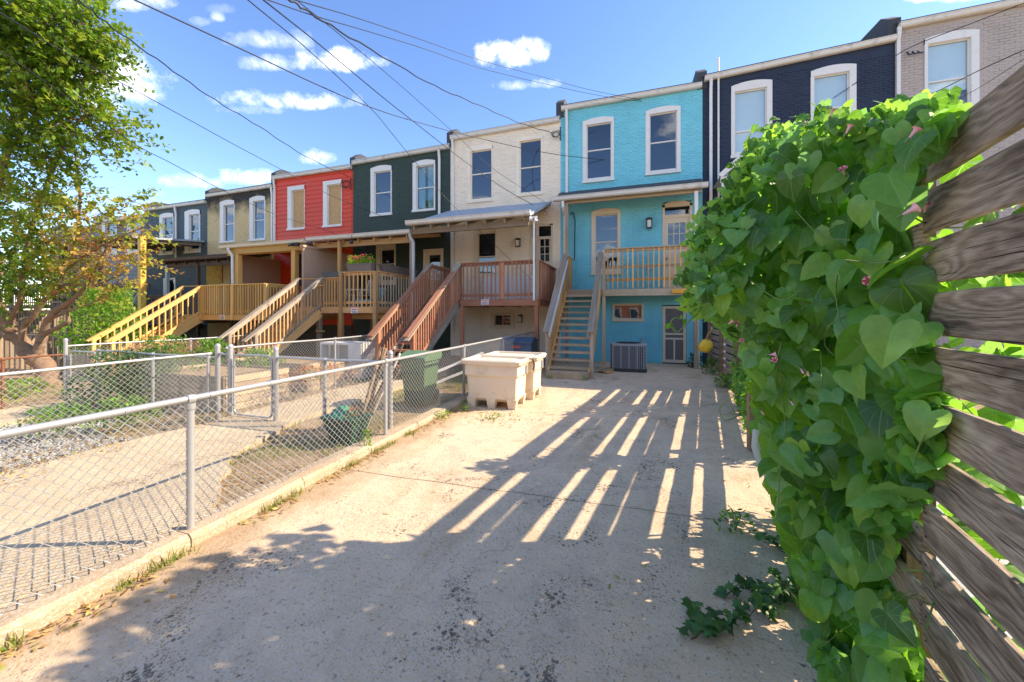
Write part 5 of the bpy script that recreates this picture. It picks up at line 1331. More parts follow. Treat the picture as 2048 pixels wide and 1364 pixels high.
# grass blades and weeds
def blades(name, label, centers, n, h, mat, spread, root_name='grass_tuft', cat='plant', thin=.004):
    rt = root(root_name, tuple(centers[0]), label, cat); C_, Sc = [], []
    T = np.array([(-thin,0,0),(thin,0,0),(thin*.8,.03,.5),(-thin*.8,.03,.5),(0,.16,1.0),(0.0005,.16,1.0)]); F = [(0,1,2,3),(3,2,5,4)]
    C_ = []; 
    for c in centers:
        for _ in range(n): C_.append(np.array(c)+np.array((rv.gauss(0,spread), rv.gauss(0,spread), 0)))
    m = len(C_); th = np.random.rand(m)*6.28; lean = np.random.normal(0,.35,(m,2)); M = np.zeros((m,3,3))
    z = np.stack([lean[:,0], lean[:,1], np.ones(m)], 1); z /= np.linalg.norm(z, axis=1, keepdims=True); x = np.stack([np.cos(th), np.sin(th), np.zeros(m)], 1); y = np.cross(z, x); y /= np.linalg.norm(y, axis=1, keepdims=True); x = np.cross(y, z)
    M = np.stack([x, y, z], 2); o = bulk('blades', T, F, np.array(C_), M, np.random.uniform(.5,1.2,m)*h, np.random.rand(m), mat, rt); o['kind'] = 'stuff'; return rt
GRASS = leafmat('grass_blade', [(0,(.10,.16,.03)),(.6,(.20,.26,.05)),(1,(.42,.36,.14))], trans=.35, tcol=2.0)
blades('g', 'thin dry grass leaning out from the foot of the vine', [Gp(1660,1300), Gp(1740,1330), Gp(1620,1250)], 26, .42, GRASS, .10, thin=.003)
blades('g', 'small yellow green grass clump beside the white plastic strip', [Gp(1500,960), Gp(1530,945)], 60, .13, GRASS, .05)
def weed(label, c, n, r, h, mat, size=.06, name='weed', cat='plant', group=None, T=None, tint=None, squash=1.0):
    rt = root(name, tuple(c), label, cat, group); pts = []; szs = []; mb = MB()
    for k in range(max(3, n//22)):
        th = rv.random()*6.28; q = Vector(c); e = Vector(c)+Vector((math.cos(th)*r*rv.random(), math.sin(th)*r*rv.random(), h*rv.uniform(.6,1)))
        mb.tube([q, (q+e)/2+Vector((rv.gauss(0,.02), rv.gauss(0,.02), .03)), e], [.006, .004, .002], 5)
    mb.build('stem', STEM, rt)
    for _ in range(n):
        u = rv.random(); th = rv.random()*6.28; rr2 = r*math.sqrt(rv.random())*(.55+.45*math.sin(math.pi*min(u+.25, 1))); zz = h*u
        q = Vector(c)+Vector((math.cos(th)*rr2, math.sin(th)*rr2*squash, .02+zz)); pts.append(q); szs.append(size*rv.uniform(.6,1.3))
    leafbulk('leaves', pts, szs, [.8]*n, mat, rt, T=T or (LV, LF, LUV), facing=.15, jit=.5, tint=tint); return rt
GREENL = leafmat('bright_green_leaf', [(0,(.035,.10,.015)),(.5,(.10,.24,.02)),(1,(.24,.40,.035))], trans=.4, tcol=2.2)
DARKL = leafmat('dusky_green_leaf', [(0,(.02,.05,.02)),(.5,(.04,.10,.03)),(1,(.07,.15,.035))], trans=.3, tcol=2.0)
REDL = leafmat('reddish_dry_leaf', [(0,(.30,.10,.04)),(.5,(.45,.20,.09)),(1,(.50,.30,.12))], trans=.3, tcol=1.6)
OVAL = ([(0,.5,0),(.16,.2,-.02),(.17,-.15,-.03),(0,-.5,-.06),(-.17,-.15,-.03),(-.16,.2,-.02),(0,.05,.03)], [(0,1,6),(1,2,6),(2,3,6),(3,4,6),(4,5,6),(5,0,6)], [(.5,1),(.66,.7),(.67,.35),(.5,0),(.33,.35),(.34,.7),(.5,.55)])
for i, (px, py, n, r, h, lb) in enumerate([(1392,735,260,.30,.45,'dark bushy weed between the basement door and the fence'),(1425,748,240,.32,.42,'ferny green weed against the grey board fence'),(1452,775,200,.28,.30,'yellow green weed spreading in front of the fence post')]):
    weed(lb, Gp(px, py), n, r, h, DARKL if i == 0 else GREENL, size=.085, T=OVAL, tint=np.random.uniform(0, .5+.2*i, n))
for (px, py, n, r, h, lb) in [(930,822,70,.16,.14,'low weed at the front left foot of the white tub'),(888,835,80,.22,.10,'flat weed on the kerb end near the white tub'),(733,905,60,.07,.26,'upright yellow green weed growing from the kerb gap'),(985,838,60,.25,.06,'sprawling weed in leaf litter before the white tub'),(1098,758,30,.12,.08,'tiny weed at the foot of the open stairs'),(1168,762,34,.08,.12,'tiny weed at the right newel of the open stairs'),(1470,1060,90,.16,.14,'leafy sprig on the driveway edge below the vine'),(1480,830,120,.16,.30,'small leafy climber at the base of the stake')]:
    weed(lb, Gp(px, py), n, r, h, GREENL, size=.045, T=OVAL)
# ------------------------------------------------------------------ things standing about
PLW = plain('cream_rotomoulded_plastic', (.76,.63,.47), .55, var=.06, scale=2, bump=.1, bscale=20, wear=((.42,.30,.16), 3, 3.2, -1.75))
DIRTY = plain('grimy_cream_plastic', (.50,.34,.17), .7, var=.2, scale=6)
def tub(label, x0, x1, y0, y1, top=.87, taper=.06):
    r = root('plastic_tub', ((x0+x1)/2, (y0+y1)/2, 0), label, 'tub', 'big cream plastic tubs on the driveway')
    mb = MB(); t = .045
    def ring(z, e): return [(x0+taper-e, y0+taper*.7-e, z), (x1-taper+e, y0+taper*.7-e, z), (x1-taper+e, y1-taper*.7+e, z), (x0+taper-e, y1-taper*.7+e, z)]
    def rounded(z, e, c=.05):
        q = ring(z, e); out = []
        for i in range(4):
            p = Vector(q[i]); a = Vector(q[i-1]); b = Vector(q[(i+1) % 4]); out += [p+(a-p).normalized()*c, p+((a-p).normalized()+(b-p).normalized())*c*.3, p+(b-p).normalized()*c]
        return out
    lv = [(.17,-.005),(.30,.0),(.55,.012),(.575,.035),(.60,.045),(.74,.045),(.765,.04),(top-.07,.05)]
    rings = [rounded(z, e) for z, e in lv]; n = 12; vs = [v for q in rings for v in q]; fs = []
    for i in range(len(rings)-1):
        for k in range(n): k2 = (k+1) % n; fs.append((i*n+k, i*n+k2, (i+1)*n+k2, (i+1)*n+k))
    fs.append(tuple(range(n-1, -1, -1))); mb.add(vs, fs)
    b = mb.build('tub_body', PLW, r)
    mb = MB(); rg = [rounded(top-.08, .095, .07), rounded(top-.02, .11, .07), rounded(top, .09, .07), rounded(top, .035, .05), rounded(top-.05, .02, .05), rounded(top-.055, -.10, .05), rounded(top-.02, -.13, .05), rounded(top-.02, -.2, .04)]
    vs = [v for q in rg for v in q]; fs = []
    for i in range(len(rg)-1):
        for k in range(n): k2 = (k+1) % n; fs.append((i*n+k, i*n+k2, (i+1)*n+k2, (i+1)*n+k))
    fs.append(tuple((len(rg)-1)*n+k for k in range(n))); fs.append(tuple(range(n-1, -1, -1))); mb.add(vs, fs); mb.build('lid', PLW, r)
    fx = [x0+taper, (x0+x1)/2-.09, x1-taper-.17]
    for i, xx in enumerate(fx):
        for yy in (y0+taper*.7, y1-taper*.7-.14):
            f = MB(); w = .17; e = .02
            f.add([(xx+e,yy+e,0),(xx+w-e,yy+e,0),(xx+w-e,yy+.14-e,0),(xx+e,yy+.14-e,0),(xx-.004,yy-.004,.175),(xx+w+.004,yy-.004,.175),(xx+w+.004,yy+.144,.175),(xx-.004,yy+.144,.175)], [(0,3,2,1),(4,5,6,7),(0,1,5,4),(1,2,6,5),(2,3,7,6),(3,0,4,7)])
            f.build('foot', PLW, r)
    s = MB(); s.box(x0+taper+.02, x1-taper-.02, y0+taper*.7+.02, y1-taper*.7-.02, .13, .168); s.build('grimy_underside', DIRTY, r)
    h = MB(); ym = y1-.2; h.box(x1-taper+.045, x1-taper+.075, ym-.05, ym+.05, .58, .74); h.build('latch', STEEL, r)
    return r
t1 = tub('cream plastic tub with lid and stubby feet, nearer of the pair', -2.98, -1.92, 6.28, 7.0)
t2 = tub('cream plastic tub behind the nearer one, next to the stairs', -2.90, -1.82, 7.12, 7.82)
strap = MB(); strap.tube([(-1.88,6.82,.86),(-1.83,6.9,.84),(-1.82,6.98,.72),(-1.85,7.02,.62)], .018, 6); tag(strap.build('strap', plain('brown_webbing', (.12,.07,.05), .8)), 'brown strap hanging over the edge between the two tubs', 'strap')

# air conditioner
ac = root('air_conditioner', (-.15, 11.9, 0), 'grey outdoor air conditioner unit below the deck of the turquoise house', 'air conditioner')
ax0, ax1, ay0, ay1 = AX(1219, 11.45), AX(1294, 11.45), 11.45, 12.25; ACM = plain('grey_ac_enamel', (.32,.34,.36), .4, var=.05); ACD = plain('dark_coil', (.05,.055,.07), .6)
mb = MB(); c = .06
def octo(x0, x1, y0, y1, c): return [(x0+c,y0),(x1-c,y0),(x1,y0+c),(x1,y1-c),(x1-c,y1),(x0+c,y1),(x0,y1-c),(x0,y0+c)]
mb.prism(octo(ax0,ax1,ay0,ay1,.07), 'z', 0, .09); mb.build('base_pan', plain('dark_plastic', (.03,.03,.035), .5), ac)
mb = MB(); mb.prism(octo(ax0+.03,ax1-.03,ay0+.03,ay1-.03,.06), 'z', .09, .76); mb.build('coil', ACD, ac)
mb = MB(); mb.prism(octo(ax0,ax1,ay0,ay1,.09), 'z', .76, .815); mb.build('top_panel', ACM, ac)
for i in range(16):
    x = ax0+.10+(ax1-ax0-.2)*i/15; stick('louvre', ac, (x, ay0+.006, .10), (x, ay0+.006, .76), .018 if i % 4 else .035, .02, ACM, up=(0,1,0))
for i in range(15):
    z = .13+.6*i/14
    for (p, q) in (((ax0+.005, ay0+.09, z), (ax0+.09, ay0+.005, z)), ((ax1-.005, ay0+.09, z), (ax1-.09, ay0+.005, z))): stick('corner_louvre', ac, p, q, .02, .018, ACM)
mb = MB(); cx, cy = (ax0+ax1)/2, (ay0+ay1)/2
for k in range(5):
    rr = .08+.07*k; mb.tube([(cx+rr*math.cos(t*math.pi/12), cy+rr*math.sin(t*math.pi/12), .83) for t in range(25)], .006, 5, caps=False)
for k in range(8): th = k*math.pi/4; mb.tube([(cx, cy, .832), (cx+.37*math.cos(th), cy+.37*math.sin(th), .832)], .006, 5)
mb.build('fan_guard', BLACK, ac)
for i, (a, b, w) in enumerate([((-1.05,11.1,.03),(-.72,11.85,.03),.16),((-.93,11.0,.07),(-.60,11.55,.07),.13),((-.78,10.9,.035),(-.62,11.3,.035),.10)]):
    tag(stick('scrap_board', None, a, b, w, .035, W_NEW if i == 2 else W_GREY), ['wide scrap board lying beside the foot of the open stairs','grey scrap board lying on top of another beside the air conditioner','short orange offcut on the concrete beside the scrap boards'][i], 'board')
mb = MB(); a = Gp(1377, 722); mb.box(a.x-.16, a.x+.16, 13.3, 13.6, 0, .13); tag(mb.build('concrete_block', PAVE), 'grey concrete block at the foot of the basement door', 'block')
mb = MB(); a = A(1398, 727, 12.9); mb.tube([(a.x, 12.9, .03), (a.x-.02, 12.92, .7), (a.x-.04, 12.95, 2.3)], .035, 8); tag(mb.build('drain_pipe', WHITE), 'thin white drain pipe at the corner of the turquoise house', 'pipe')
mb = MB(); c = Cp(1411, 692, 9.5)
ph = []
for i in range(9):
    for j in range(12):
        th, f = j*math.pi/6, i*math.pi/8; rr = 1+.18*math.sin(3*th+2*f)
        ph.append(c+Vector((math.cos(th)*math.sin(f)*.16*rr, math.sin(th)*math.sin(f)*.12*rr, math.cos(f)*.15*rr)))
mb.add(ph, [(i*12+j, i*12+(j+1)%12, (i+1)*12+(j+1)%12, (i+1)*12+j) for i in range(8) for j in range(12)], True)
mb.tube([c+Vector((0,0,.14)), c+Vector((.06,0,.32)), c+Vector((.16,0.05,.42))], .008, 5)
tag(mb.build('hanging_bag', plain('yellow_bag_plastic', (.75,.48,.03), .5, var=.15, scale=8)), 'crumpled yellow bag hanging at the end of the board fence', 'bag')
mb = MB(); c = A(1362, 582, 12.7); mb.box(c.x-.26, c.x+.22, 12.62, 12.7, c.z-.06, c.z+.06); o = tag(mb.build('orange_box', plain('orange_card', (.72,.33,.03), .6)), 'small orange box hanging at the edge of the weathered deck', 'box')

# green cart and tub behind the chain link
GRN = plain('pale_green_plastic', (.10,.18,.09), .5, var=.08, scale=3); GRD = plain('dark_green_plastic', (.02,.075,.045), .5, var=.1)
gb = root('wheeled_bin', (-3.9, 6.3, 0), 'green wheeled rubbish bin standing behind the kerb fence', 'bin')
mb = MB(); X0, X1, Y0, Y1 = -4.16, -3.64, 6.05, 6.6
mb.add([(X0+.07,Y0+.08,.0),(X1-.07,Y0+.08,.0),(X1-.07,Y1-.05,.0),(X0+.07,Y1-.05,.0),(X0,Y0,.86),(X1,Y0,.86),(X1,Y1,.86),(X0,Y1,.86)], [(0,3,2,1),(4,5,6,7),(0,1,5,4),(1,2,6,5),(2,3,7,6),(3,0,4,7)]); mb.build('bin_body', GRN, gb)
mb = MB(); mb.box(X0-.03,X1+.03,Y0-.03,Y1+.02,.82,.87); mb.build('rim', GRN, gb)
mb = MB(); mb.prism([(Y0-.06,.872),(Y0-.05,.90),((Y0+Y1)/2,.99),(Y1+.05,.96),(Y1+.05,.872)], 'x', X0-.03, X1+.03); mb.build('lid', GRN, gb)
mb = MB(); mb.tube([(X0+.02,Y0-.03,.55),(X0+.1,Y0-.07,.62),(X1-.1,Y0-.07,.62),(X1-.02,Y0-.03,.55)], .018, 8); mb.build('handle_bar', GRD, gb)
for x in (X0+.06, X1-.11): mb = MB(); mb.tube([(x, Y1, .11), (x+.05, Y1, .11)], .11, 16); mb.build('wheel', BLACK, gb)
mb = MB(); mb.box(X0+.06,X1-.06,Y0+.055,Y0+.075,.02,.40); mb.build('lower_panel', GRD, gb)
tb = root('garden_tub', (-3.72, 4.15, 0), 'small dark green tub heaped with cloth and cuttings behind the fence', 'tub')
mb = MB(); x0, x1, y0, y1 = -3.96, -3.46, 4.0, 4.36
mb.add([(x0+.09,y0+.06,-.03),(x1-.09,y0+.06,-.03),(x1-.09,y1-.06,-.03),(x0+.09,y1-.06,-.03),(x0,y0,.31),(x1,y0,.31),(x1,y1,.31),(x0,y1,.31)], [(0,3,2,1),(4,5,6,7),(0,1,5,4),(1,2,6,5),(2,3,7,6),(3,0,4,7)]); mb.build('tub_body', GRD, tb)
mb = MB(); mb.box(x0-.03,x1+.03,y0-.03,y1+.03,.295,.322); mb.build('rim', GRD, tb)
mb = MB(); vv = []; n = 12
for i in range(n+1):
    for j in range(n+1):
        u, v = i/n, j/n; vv.append((x0+.02+(x1-x0)*.62*u, y0+.02+(y1-y0-.04)*v, .315+.13*math.sin(u*3.1)*math.sin(v*3.1)+.035*math.sin(u*17+v*5)*math.sin(v*13)))
mb.add(vv, [(i*(n+1)+j,(i+1)*(n+1)+j,(i+1)*(n+1)+j+1,i*(n+1)+j+1) for i in range(n) for j in range(n)], True)
tag(mb.build('crumpled_cloth', plain('green_tarp', (.03,.24,.13), .5)), 'crumpled green tarp on top of the dark green tub', 'tarp')
weed('heap of dry reddish cuttings in the dark green tub', Vector((-3.58, 4.16, .31)), 70, .12, .12, REDL, size=.05, name='cuttings', T=OVAL)
ridx = random.Random(5)
for i in range(11):
    bx, by = -3.62-.07*ridx.random()-.05*i*.4, 4.28+.06*i; tx = -3.42+ridx.uniform(-.06,.04)
    o = tag(stick('old_picket', None, (bx-.04*i*.2, by, -.03), (tx, by+.15+ridx.uniform(-.1,.1), .75+.5*ridx.random()), .065, .02, WHITE if i in (8,) else W_TAN), 'old wooden picket leaning in a bundle against the kerb fence post', 'picket', 'old pickets leaning on the fence post')
    if i == 8: o['label'] = 'whitish old picket at the edge of the leaning bundle'
# white cabinet, blue bin, white frame on the ground, raised beds
wc = root('outdoor_cabinet', (-7.9, 8.5, 0), 'old white cabinet with dark open shelves below the flower box deck', 'cabinet')
mb = MB(); x0, x1, y0, y1 = AX(640,8.4), AX(722,8.4), 8.4, 9.0; mb.box(x0, x1, y0, y1, .84, .90); mb.box(x0, x0+.05, y0, y1, -.05, .84); mb.box(x1-.42, x1, y0, y1, -.05, .84); mb.box(x0+.05, x1-.42, y1-.05, y1, -.05, .84); mb.box(x0+.05, x1-.42, y0+.02, y1-.05, .4, .43); mb.build('carcass', WHITE, wc)
for x in (x0+.3, x0+.6): mb = MB(); mb.box(x, x+.03, y0+.01, y0+.05, -.05, .84); mb.build('upright', OLDWHITE, wc)
bb = root('storage_bin', (-3.2, 10.2, 0), 'blue grey lidded storage bin beyond the kerb fence', 'bin')
mb = MB(); xb0, xb1 = AX(1006,10.2), AX(1062,10.2); BL = plain('blue_grey_plastic', (.06,.10,.16), .5); mb.box(xb0, xb1, 10.2, 10.9, 0, .86); mb.build('bin_body', BL, bb)
mb = MB(); mb.prism([(10.15,.86),(10.15,.90),(10.5,1.02),(10.95,.92),(10.95,.86)], 'x', xb0-.03, xb1+.03); mb.build('lid', BL, bb)
mb = MB(); c = A(1032, 694, 10.19); mb.box(c.x-.13, c.x+.13, 10.18, 10.199, c.z-.035, c.z+.035); mb.build('red_label', plain('faded_red_print', (.50,.10,.07), .5), bb)
wfr = root('window_frame', (-3.85, 7.9, 0), 'white window frame dumped behind the wheeled bin', 'frame')
mb = MB()
for a, b in (((-4.35,7.7,.35),(-3.5,8.5,.75)),((-4.3,7.6,.12),(-3.45,8.4,.5)),((-4.35,7.7,.35),(-4.3,7.6,.12)),((-3.5,8.5,.75),(-3.45,8.4,.5))): mb.beam(a, b, .05, .05)
mb.build('frame', WHITE, wfr)
def bed(label, x0, x1, y0, y1, z0, n, h=.13):
    b = root('raised_bed', ((x0+x1)/2, (y0+y1)/2, z0), label, 'planter', 'grey timber raised beds in the yards')
    for k in range(n):
        z = z0+h*(k+.5)
        stick('bed_board', b, (x0, y0, z), (x1, y0, z), .035, h-.012, W_GREY); stick('bed_board', b, (x1, y0+.02, z), (x1, y1, z), .035, h-.012, W_GREY); stick('bed_board', b, (x0, y1, z), (x1, y1, z), .035, h-.012, W_GREY); stick('bed_board', b, (x0, y0+.02, z), (x0, y1, z), .035, h-.012, W_GREY)
    for x in (x0+.05, (x0+x1)/2, x1-.05): stick('corner_post', b, (x, y0-.03, z0), (x, y0-.03, z0+h*n), .06, .03, W_TAN)
    s = MB(); s.box(x0+.03, x1-.03, y0+.03, y1-.03, z0+h*n-.1, z0+h*n-.05); s.build('soil', DIRT, b); return b
bed('grey timber raised bed behind the chain link gate', -9.6, -7.15, 5.0, 6.3, -.12, 5)
bed('long grey timber raised bed running towards the flower box deck', -9.9, -7.2, 6.9, 8.0, -.12, 5)
# flower boxes
PB = plain('brown_plastic_planter', (.15,.115,.10), .5, var=.05); PGY = plain('slate_plastic_planter', (.07,.08,.10), .5)
def planter(label, c, L, w, h, mat, dirn='x', grp='planters on the deck rails'):
    r = root('flower_box', tuple(c), label, 'planter', grp); mb = MB(); t = .04
    lo = [(-L/2+t,-w/2+t*.6,0),(L/2-t,-w/2+t*.6,0),(L/2-t,w/2-t*.6,0),(-L/2+t,w/2-t*.6,0)]; hi = [(-L/2,-w/2,h),(L/2,-w/2,h),(L/2,w/2,h),(-L/2,w/2,h)]
    P = lo+hi
    if dirn == 'y': P = [(-b, a, z) for a, b, z in P]
    P = [(x+c[0], y+c[1], z+c[2]) for x, y, z in P]; mb.add(P, [(0,3,2,1),(4,5,6,7),(0,1,5,4),(1,2,6,5),(2,3,7,6),(3,0,4,7)]); mb.build('box', mat, r)
    a, b = (L/2+.02, w/2+.02) if dirn == 'x' else (w/2+.02, L/2+.02); mb = MB(); mb.box(c[0]-a, c[0]+a, c[1]-b, c[1]+b, c[2]+h, c[2]+h+.025); mb.build('rim', mat, r); return r
zr = zG+1.16+.002; cx = AX(722, YG)
planter('brown planter full of red flowers on the deck rail', (cx, YG, zr), .98, .22, .22, PB)
planter('slate grey empty planter on the lower rail beside the flowers', (AX(660, YG), YG+.1, zG+1.01), .72, .22, .15, PGY)
planter('brown planter on the side rail just behind the corner post', (gr_, YG+.75, zr), .95, .22, .22, PB, 'y'); planter('second brown planter on the side rail, nearer the house', (gr_, YG+1.8, zr), .95, .22, .22, PB, 'y')
FG = leafmat('flower_greens', [(0,(.12,.30,.01)),(1,(.36,.55,.03))], trans=.4, tcol=1.8); FR = leafmat('red_blossom', [(0,(.60,.01,.02)),(.5,(.75,.03,.12)),(1,(.80,.12,.20))], trans=.3, tcol=1.3)
fl = root('flowers', (cx, YG, zr+.24), 'bright red and pink blossoms with lime green leaves in the planter', 'flowers')
pts = [Vector((cx+rv.uniform(-.5,.5), YG+rv.uniform(-.12,.12), zr+.25+rv.uniform(0,.20)*(1+.5*math.sin(k)))) for k in range(520)]
leafbulk('leaves', pts, [rv.uniform(.05,.09) for _ in pts], [.6]*len(pts), FG, fl, T=OVAL, facing=.3)
pts = []
for k in range(22):
    c = Vector((cx+rv.uniform(-.48,.46), YG+rv.uniform(-.1,.1), zr+.42+rv.uniform(-.06,.13)))
    for _ in range(14): pts.append(c+Vector([rv.gauss(0,.022) for _ in range(3)]))
leafbulk('blossoms', pts, [rv.uniform(.035,.06) for _ in pts], [.6]*len(pts), FR, fl, T=OVAL, facing=.3)
# patio chairs and lounger on the green house deck
def patio_chair(label, x, y, z, rz):
    r = root('patio_chair', (x, y, z), label, 'chair', 'white metal patio chairs on the honey brown deck'); r.rotation_euler = (0,0,0)
    c, s = math.cos(rz), math.sin(rz)
    def T(a, b, h): return (x+a*c-b*s, y+a*s+b*c, z+h)
    WM = plain('white_enamel_metal', (.72,.71,.68), .4)
    for sx in (-.26, .26):
        mb = MB(); mb.tube([T(sx,-.3,.0), T(sx,-.26,.40), T(sx,-.22,.62), T(sx,.2,.62), T(sx,.30,.55)], .013, 6); mb.build('armrest', WM, r)
        mb = MB(); mb.tube([T(sx*.92,.32,.0), T(sx*.92,.20,.42), T(sx*.92,.30,.95)], .013, 6); mb.build('leg', WM, r)
    mb = MB()
    for k in range(9): u = -.24+.06*k; mb.tube([T(u,-.22,.42), T(u,.2,.42)], .006, 5)
    for k in range(5): mb.tube([T(-.24,-.22+.1*k,.42), T(.24,-.22+.1*k,.42)], .007, 5)
    mb.build('seat', WM, r)
    mb = MB(); mb.tube([T(-.24,.30,.9), T(-.15,.33,.98), T(.15,.33,.98), T(.24,.30,.9)], .011, 6)
    for k in range(8): u = -.21+.06*k; mb.tube([T(u,.2,.45), T(u,.31,.96)], .006, 5)
    for k in range(4): mb.tube([T(-.24,.22+.02*k,.52+.12*k), T(.24,.22+.02*k,.52+.12*k)], .006, 5)
    mb.build('backrest', WM, r)
patio_chair('white metal patio chair facing the steps on the honey brown deck', AX(700, 11.0), 11.0, zG, 1.9)
patio_chair('white metal patio chair close to the side rail on the honey brown deck', AX(727, 11.3), 11.3, zG, -1.3)
ch = root('sun_lounger', (-8.6, 11.0, zG), 'light blue sun lounger behind the balusters of the honey brown deck', 'lounger')
LB = plain('light_blue_fabric', (.10,.45,.62), .7)
mb = MB(); mb.beam((-9.1,10.75,zG+.18),(-8.35,10.75,zG+.22),.5,.05); mb.build('seat', LB, ch)
mb = MB(); mb.beam((-8.35,10.75,zG+.22),(-8.1,10.75,zG+.62),.5,.05); mb.build('backrest', LB, ch)
for x in (-9.05,-8.4): mb = MB(); mb.tube([(x,10.55,zG),(x,10.55,zG+.18)], .015, 6); mb.tube([(x,10.95,zG),(x,10.95,zG+.18)], .015, 6); mb.build('leg', WHITE, ch)
mb = MB(); mb.beam((-16.9,9.85,-.3),(-16.9,9.85,.2),.3,.3)
for i, (px, py, lb) in enumerate([(703,462,'small hanging lantern under the green house porch')]):
    c = A(px, py+22, 11.2); mb = MB(); mb.tube([c+Vector((0,0,.28)), c+Vector((0,0,.06))], .006, 5); mb.tube([c+Vector((0,0,.07)), c+Vector((0,0,.05)), c+Vector((0,0,-.05)), c+Vector((0,0,-.07))], [.02,.07,.07,.02], 10); tag(mb.build('hanging_lantern', BLACK), lb, 'lantern')

# ------------------------------------------------------------------ gravel, litter
GRV = plain('pale_gravel', (.55,.54,.52), .9, var=.35)
oct_ = ([(1,0,0),(-1,0,0),(0,.8,0),(0,-.8,0),(0,0,.6),(0,0,-.6)], [(0,2,4),(2,1,4),(1,3,4),(3,0,4),(2,0,5),(1,2,5),(3,1,5),(0,3,5)])
n = 5200; P = []
while len(P) < n:
    x, y = rv.uniform(-11.0,-6.9), rv.uniform(1.0,4.1)
    if mnoise.noise(Vector((x*.6, y*.7, 0)))+.25 > ((x+9.0)/2.2)**2*.5+((y-2.7)/1.3)**2*.5-.3: P.append((x, y, gz(x)+.012))
q = np.random.normal(size=(n,4)); q /= np.linalg.norm(q, axis=1, keepdims=True); w,x,y,z = q.T
RM = np.stack([np.stack([1-2*(y*y+z*z),2*(x*y-z*w),2*(x*z+y*w)],1),np.stack([2*(x*y+z*w),1-2*(x*x+z*z),2*(y*z-x*w)],1),np.stack([2*(x*z-y*w),2*(y*z+x*w),1-2*(x*x+y*y)],1)],1)
GRVM = leafmat('pale_gravel_stone', [(0,(.20,.20,.20)),(.6,(.38,.37,.35)),(1,(.55,.53,.50))], trans=0.0, rough=.9, spec=.1)
o = bulk('gravel', np.array(oct_[0], float), oct_[1], np.array(P), RM, np.random.uniform(.014,.032,n), np.random.rand(n), GRVM); tag(o, kind='stuff')
LIT = leafmat('fallen_leaf', [(0,(.20,.10,.035)),(.35,(.42,.25,.09)),(.7,(.50,.38,.14)),(1,(.22,.26,.05))], trans=.15, rough=.8, tcol=1.5)
P = []
def add_litter(n, fx, fy, zf):
    for _ in range(n): x, y = fx(), fy(); P.append((x, y, zf(x)))
for _ in range(1500):      # along the inner side of the kerb
    y = rv.uniform(.8, 8.5); x = -3.04+abs(rv.gauss(0,.09)); 
    if mnoise.noise(Vector((y*1.3, 2, 0))) > -.1: P.append((x, y, .008))
for _ in range(3800):      # yard between path and kerb
    x, y = rv.uniform(-5.3,-3.4), rv.uniform(2.6, 9)
    if mnoise.noise(Vector((x*1.4, y*1.1, 5))) > -.05: P.append((x, y, gz(x)+.01))
for _ in range(3000):      # bank left of the path
    x, y = rv.uniform(-7.4,-6.0), rv.uniform(-1, 4.5)
    if mnoise.noise(Vector((x*1.6, y*1.3, 9))) > -.15: P.append((x, y, .02+rv.uniform(0,.05)))
for _ in range(2500): x, y = rv.uniform(-11.5,-5.2), rv.uniform(4.2, 9.5); P.append((x, y, gz(x)+.01))
for _ in range(240):
    x, y = rv.gauss(-2.1,.5), rv.gauss(5.9,.28); P.append((x, y, .008))
for _ in range(160): x, y = rv.uniform(-2.9,2.0), rv.uniform(.8,12); P.append((x, y, .006))
n = len(P); P = np.array(P); nr = np.random.normal(0,.35,(n,3)); nr[:,2] += 1; M = rot_from(nr, np.random.normal(0,1,(n,3)), np.zeros(n))
o = bulk('leaf_litter', np.array(OVAL[0]), OVAL[1], P+np.array((0,0,.004)), M, np.random.uniform(.02,.055,n), np.random.rand(n), LIT, None, OVAL[2]); tag(o, kind='stuff')
# short grass in the yards and along the kerb
P = []
for _ in range(15000):
    x, y = rv.uniform(-5.3,-3.35), rv.uniform(2.4, 11)
    if mnoise.noise(Vector((x*1.2, y*.9, 1))) > .02: P.append((x, y, gz(x)))
for _ in range(1500):
    y = rv.uniform(.6, 5.5); 
    if mnoise.noise(Vector((y*2.1, 7, 1))) > .05: P.append((-3.03+abs(rv.gauss(0,.035)), y, 0))
for _ in range(6000):
    x, y = rv.uniform(-12,-6.6), rv.uniform(4.8, 10)
    if mnoise.noise(Vector((x*.8, y*.8, 4))) > .0: P.append((x, y, gz(x)))
m = len(P); T = np.array([(-.004,0,0),(.004,0,0),(.003,.1,.6),(-.003,.1,.6),(0,.3,1.0),(0.0005,.3,1.0)])*np.array((1,.1,.1)); T = np.array([(-.05,0,0),(.05,0,0),(.035,.15,.6),(-.035,.15,.6),(0,.4,1.0),(0.002,.4,1.0)])
nr = np.random.normal(0,.4,(m,3)); nr[:,2] = 1; M = rot_from(nr, np.random.normal(0,1,(m,3)), np.zeros(m))
o = bulk('grass', T, [(0,1,2,3),(3,2,5,4)], np.array(P), M, np.random.uniform(.03,.09,m), np.random.rand(m), GRASS); tag(o, kind='stuff')

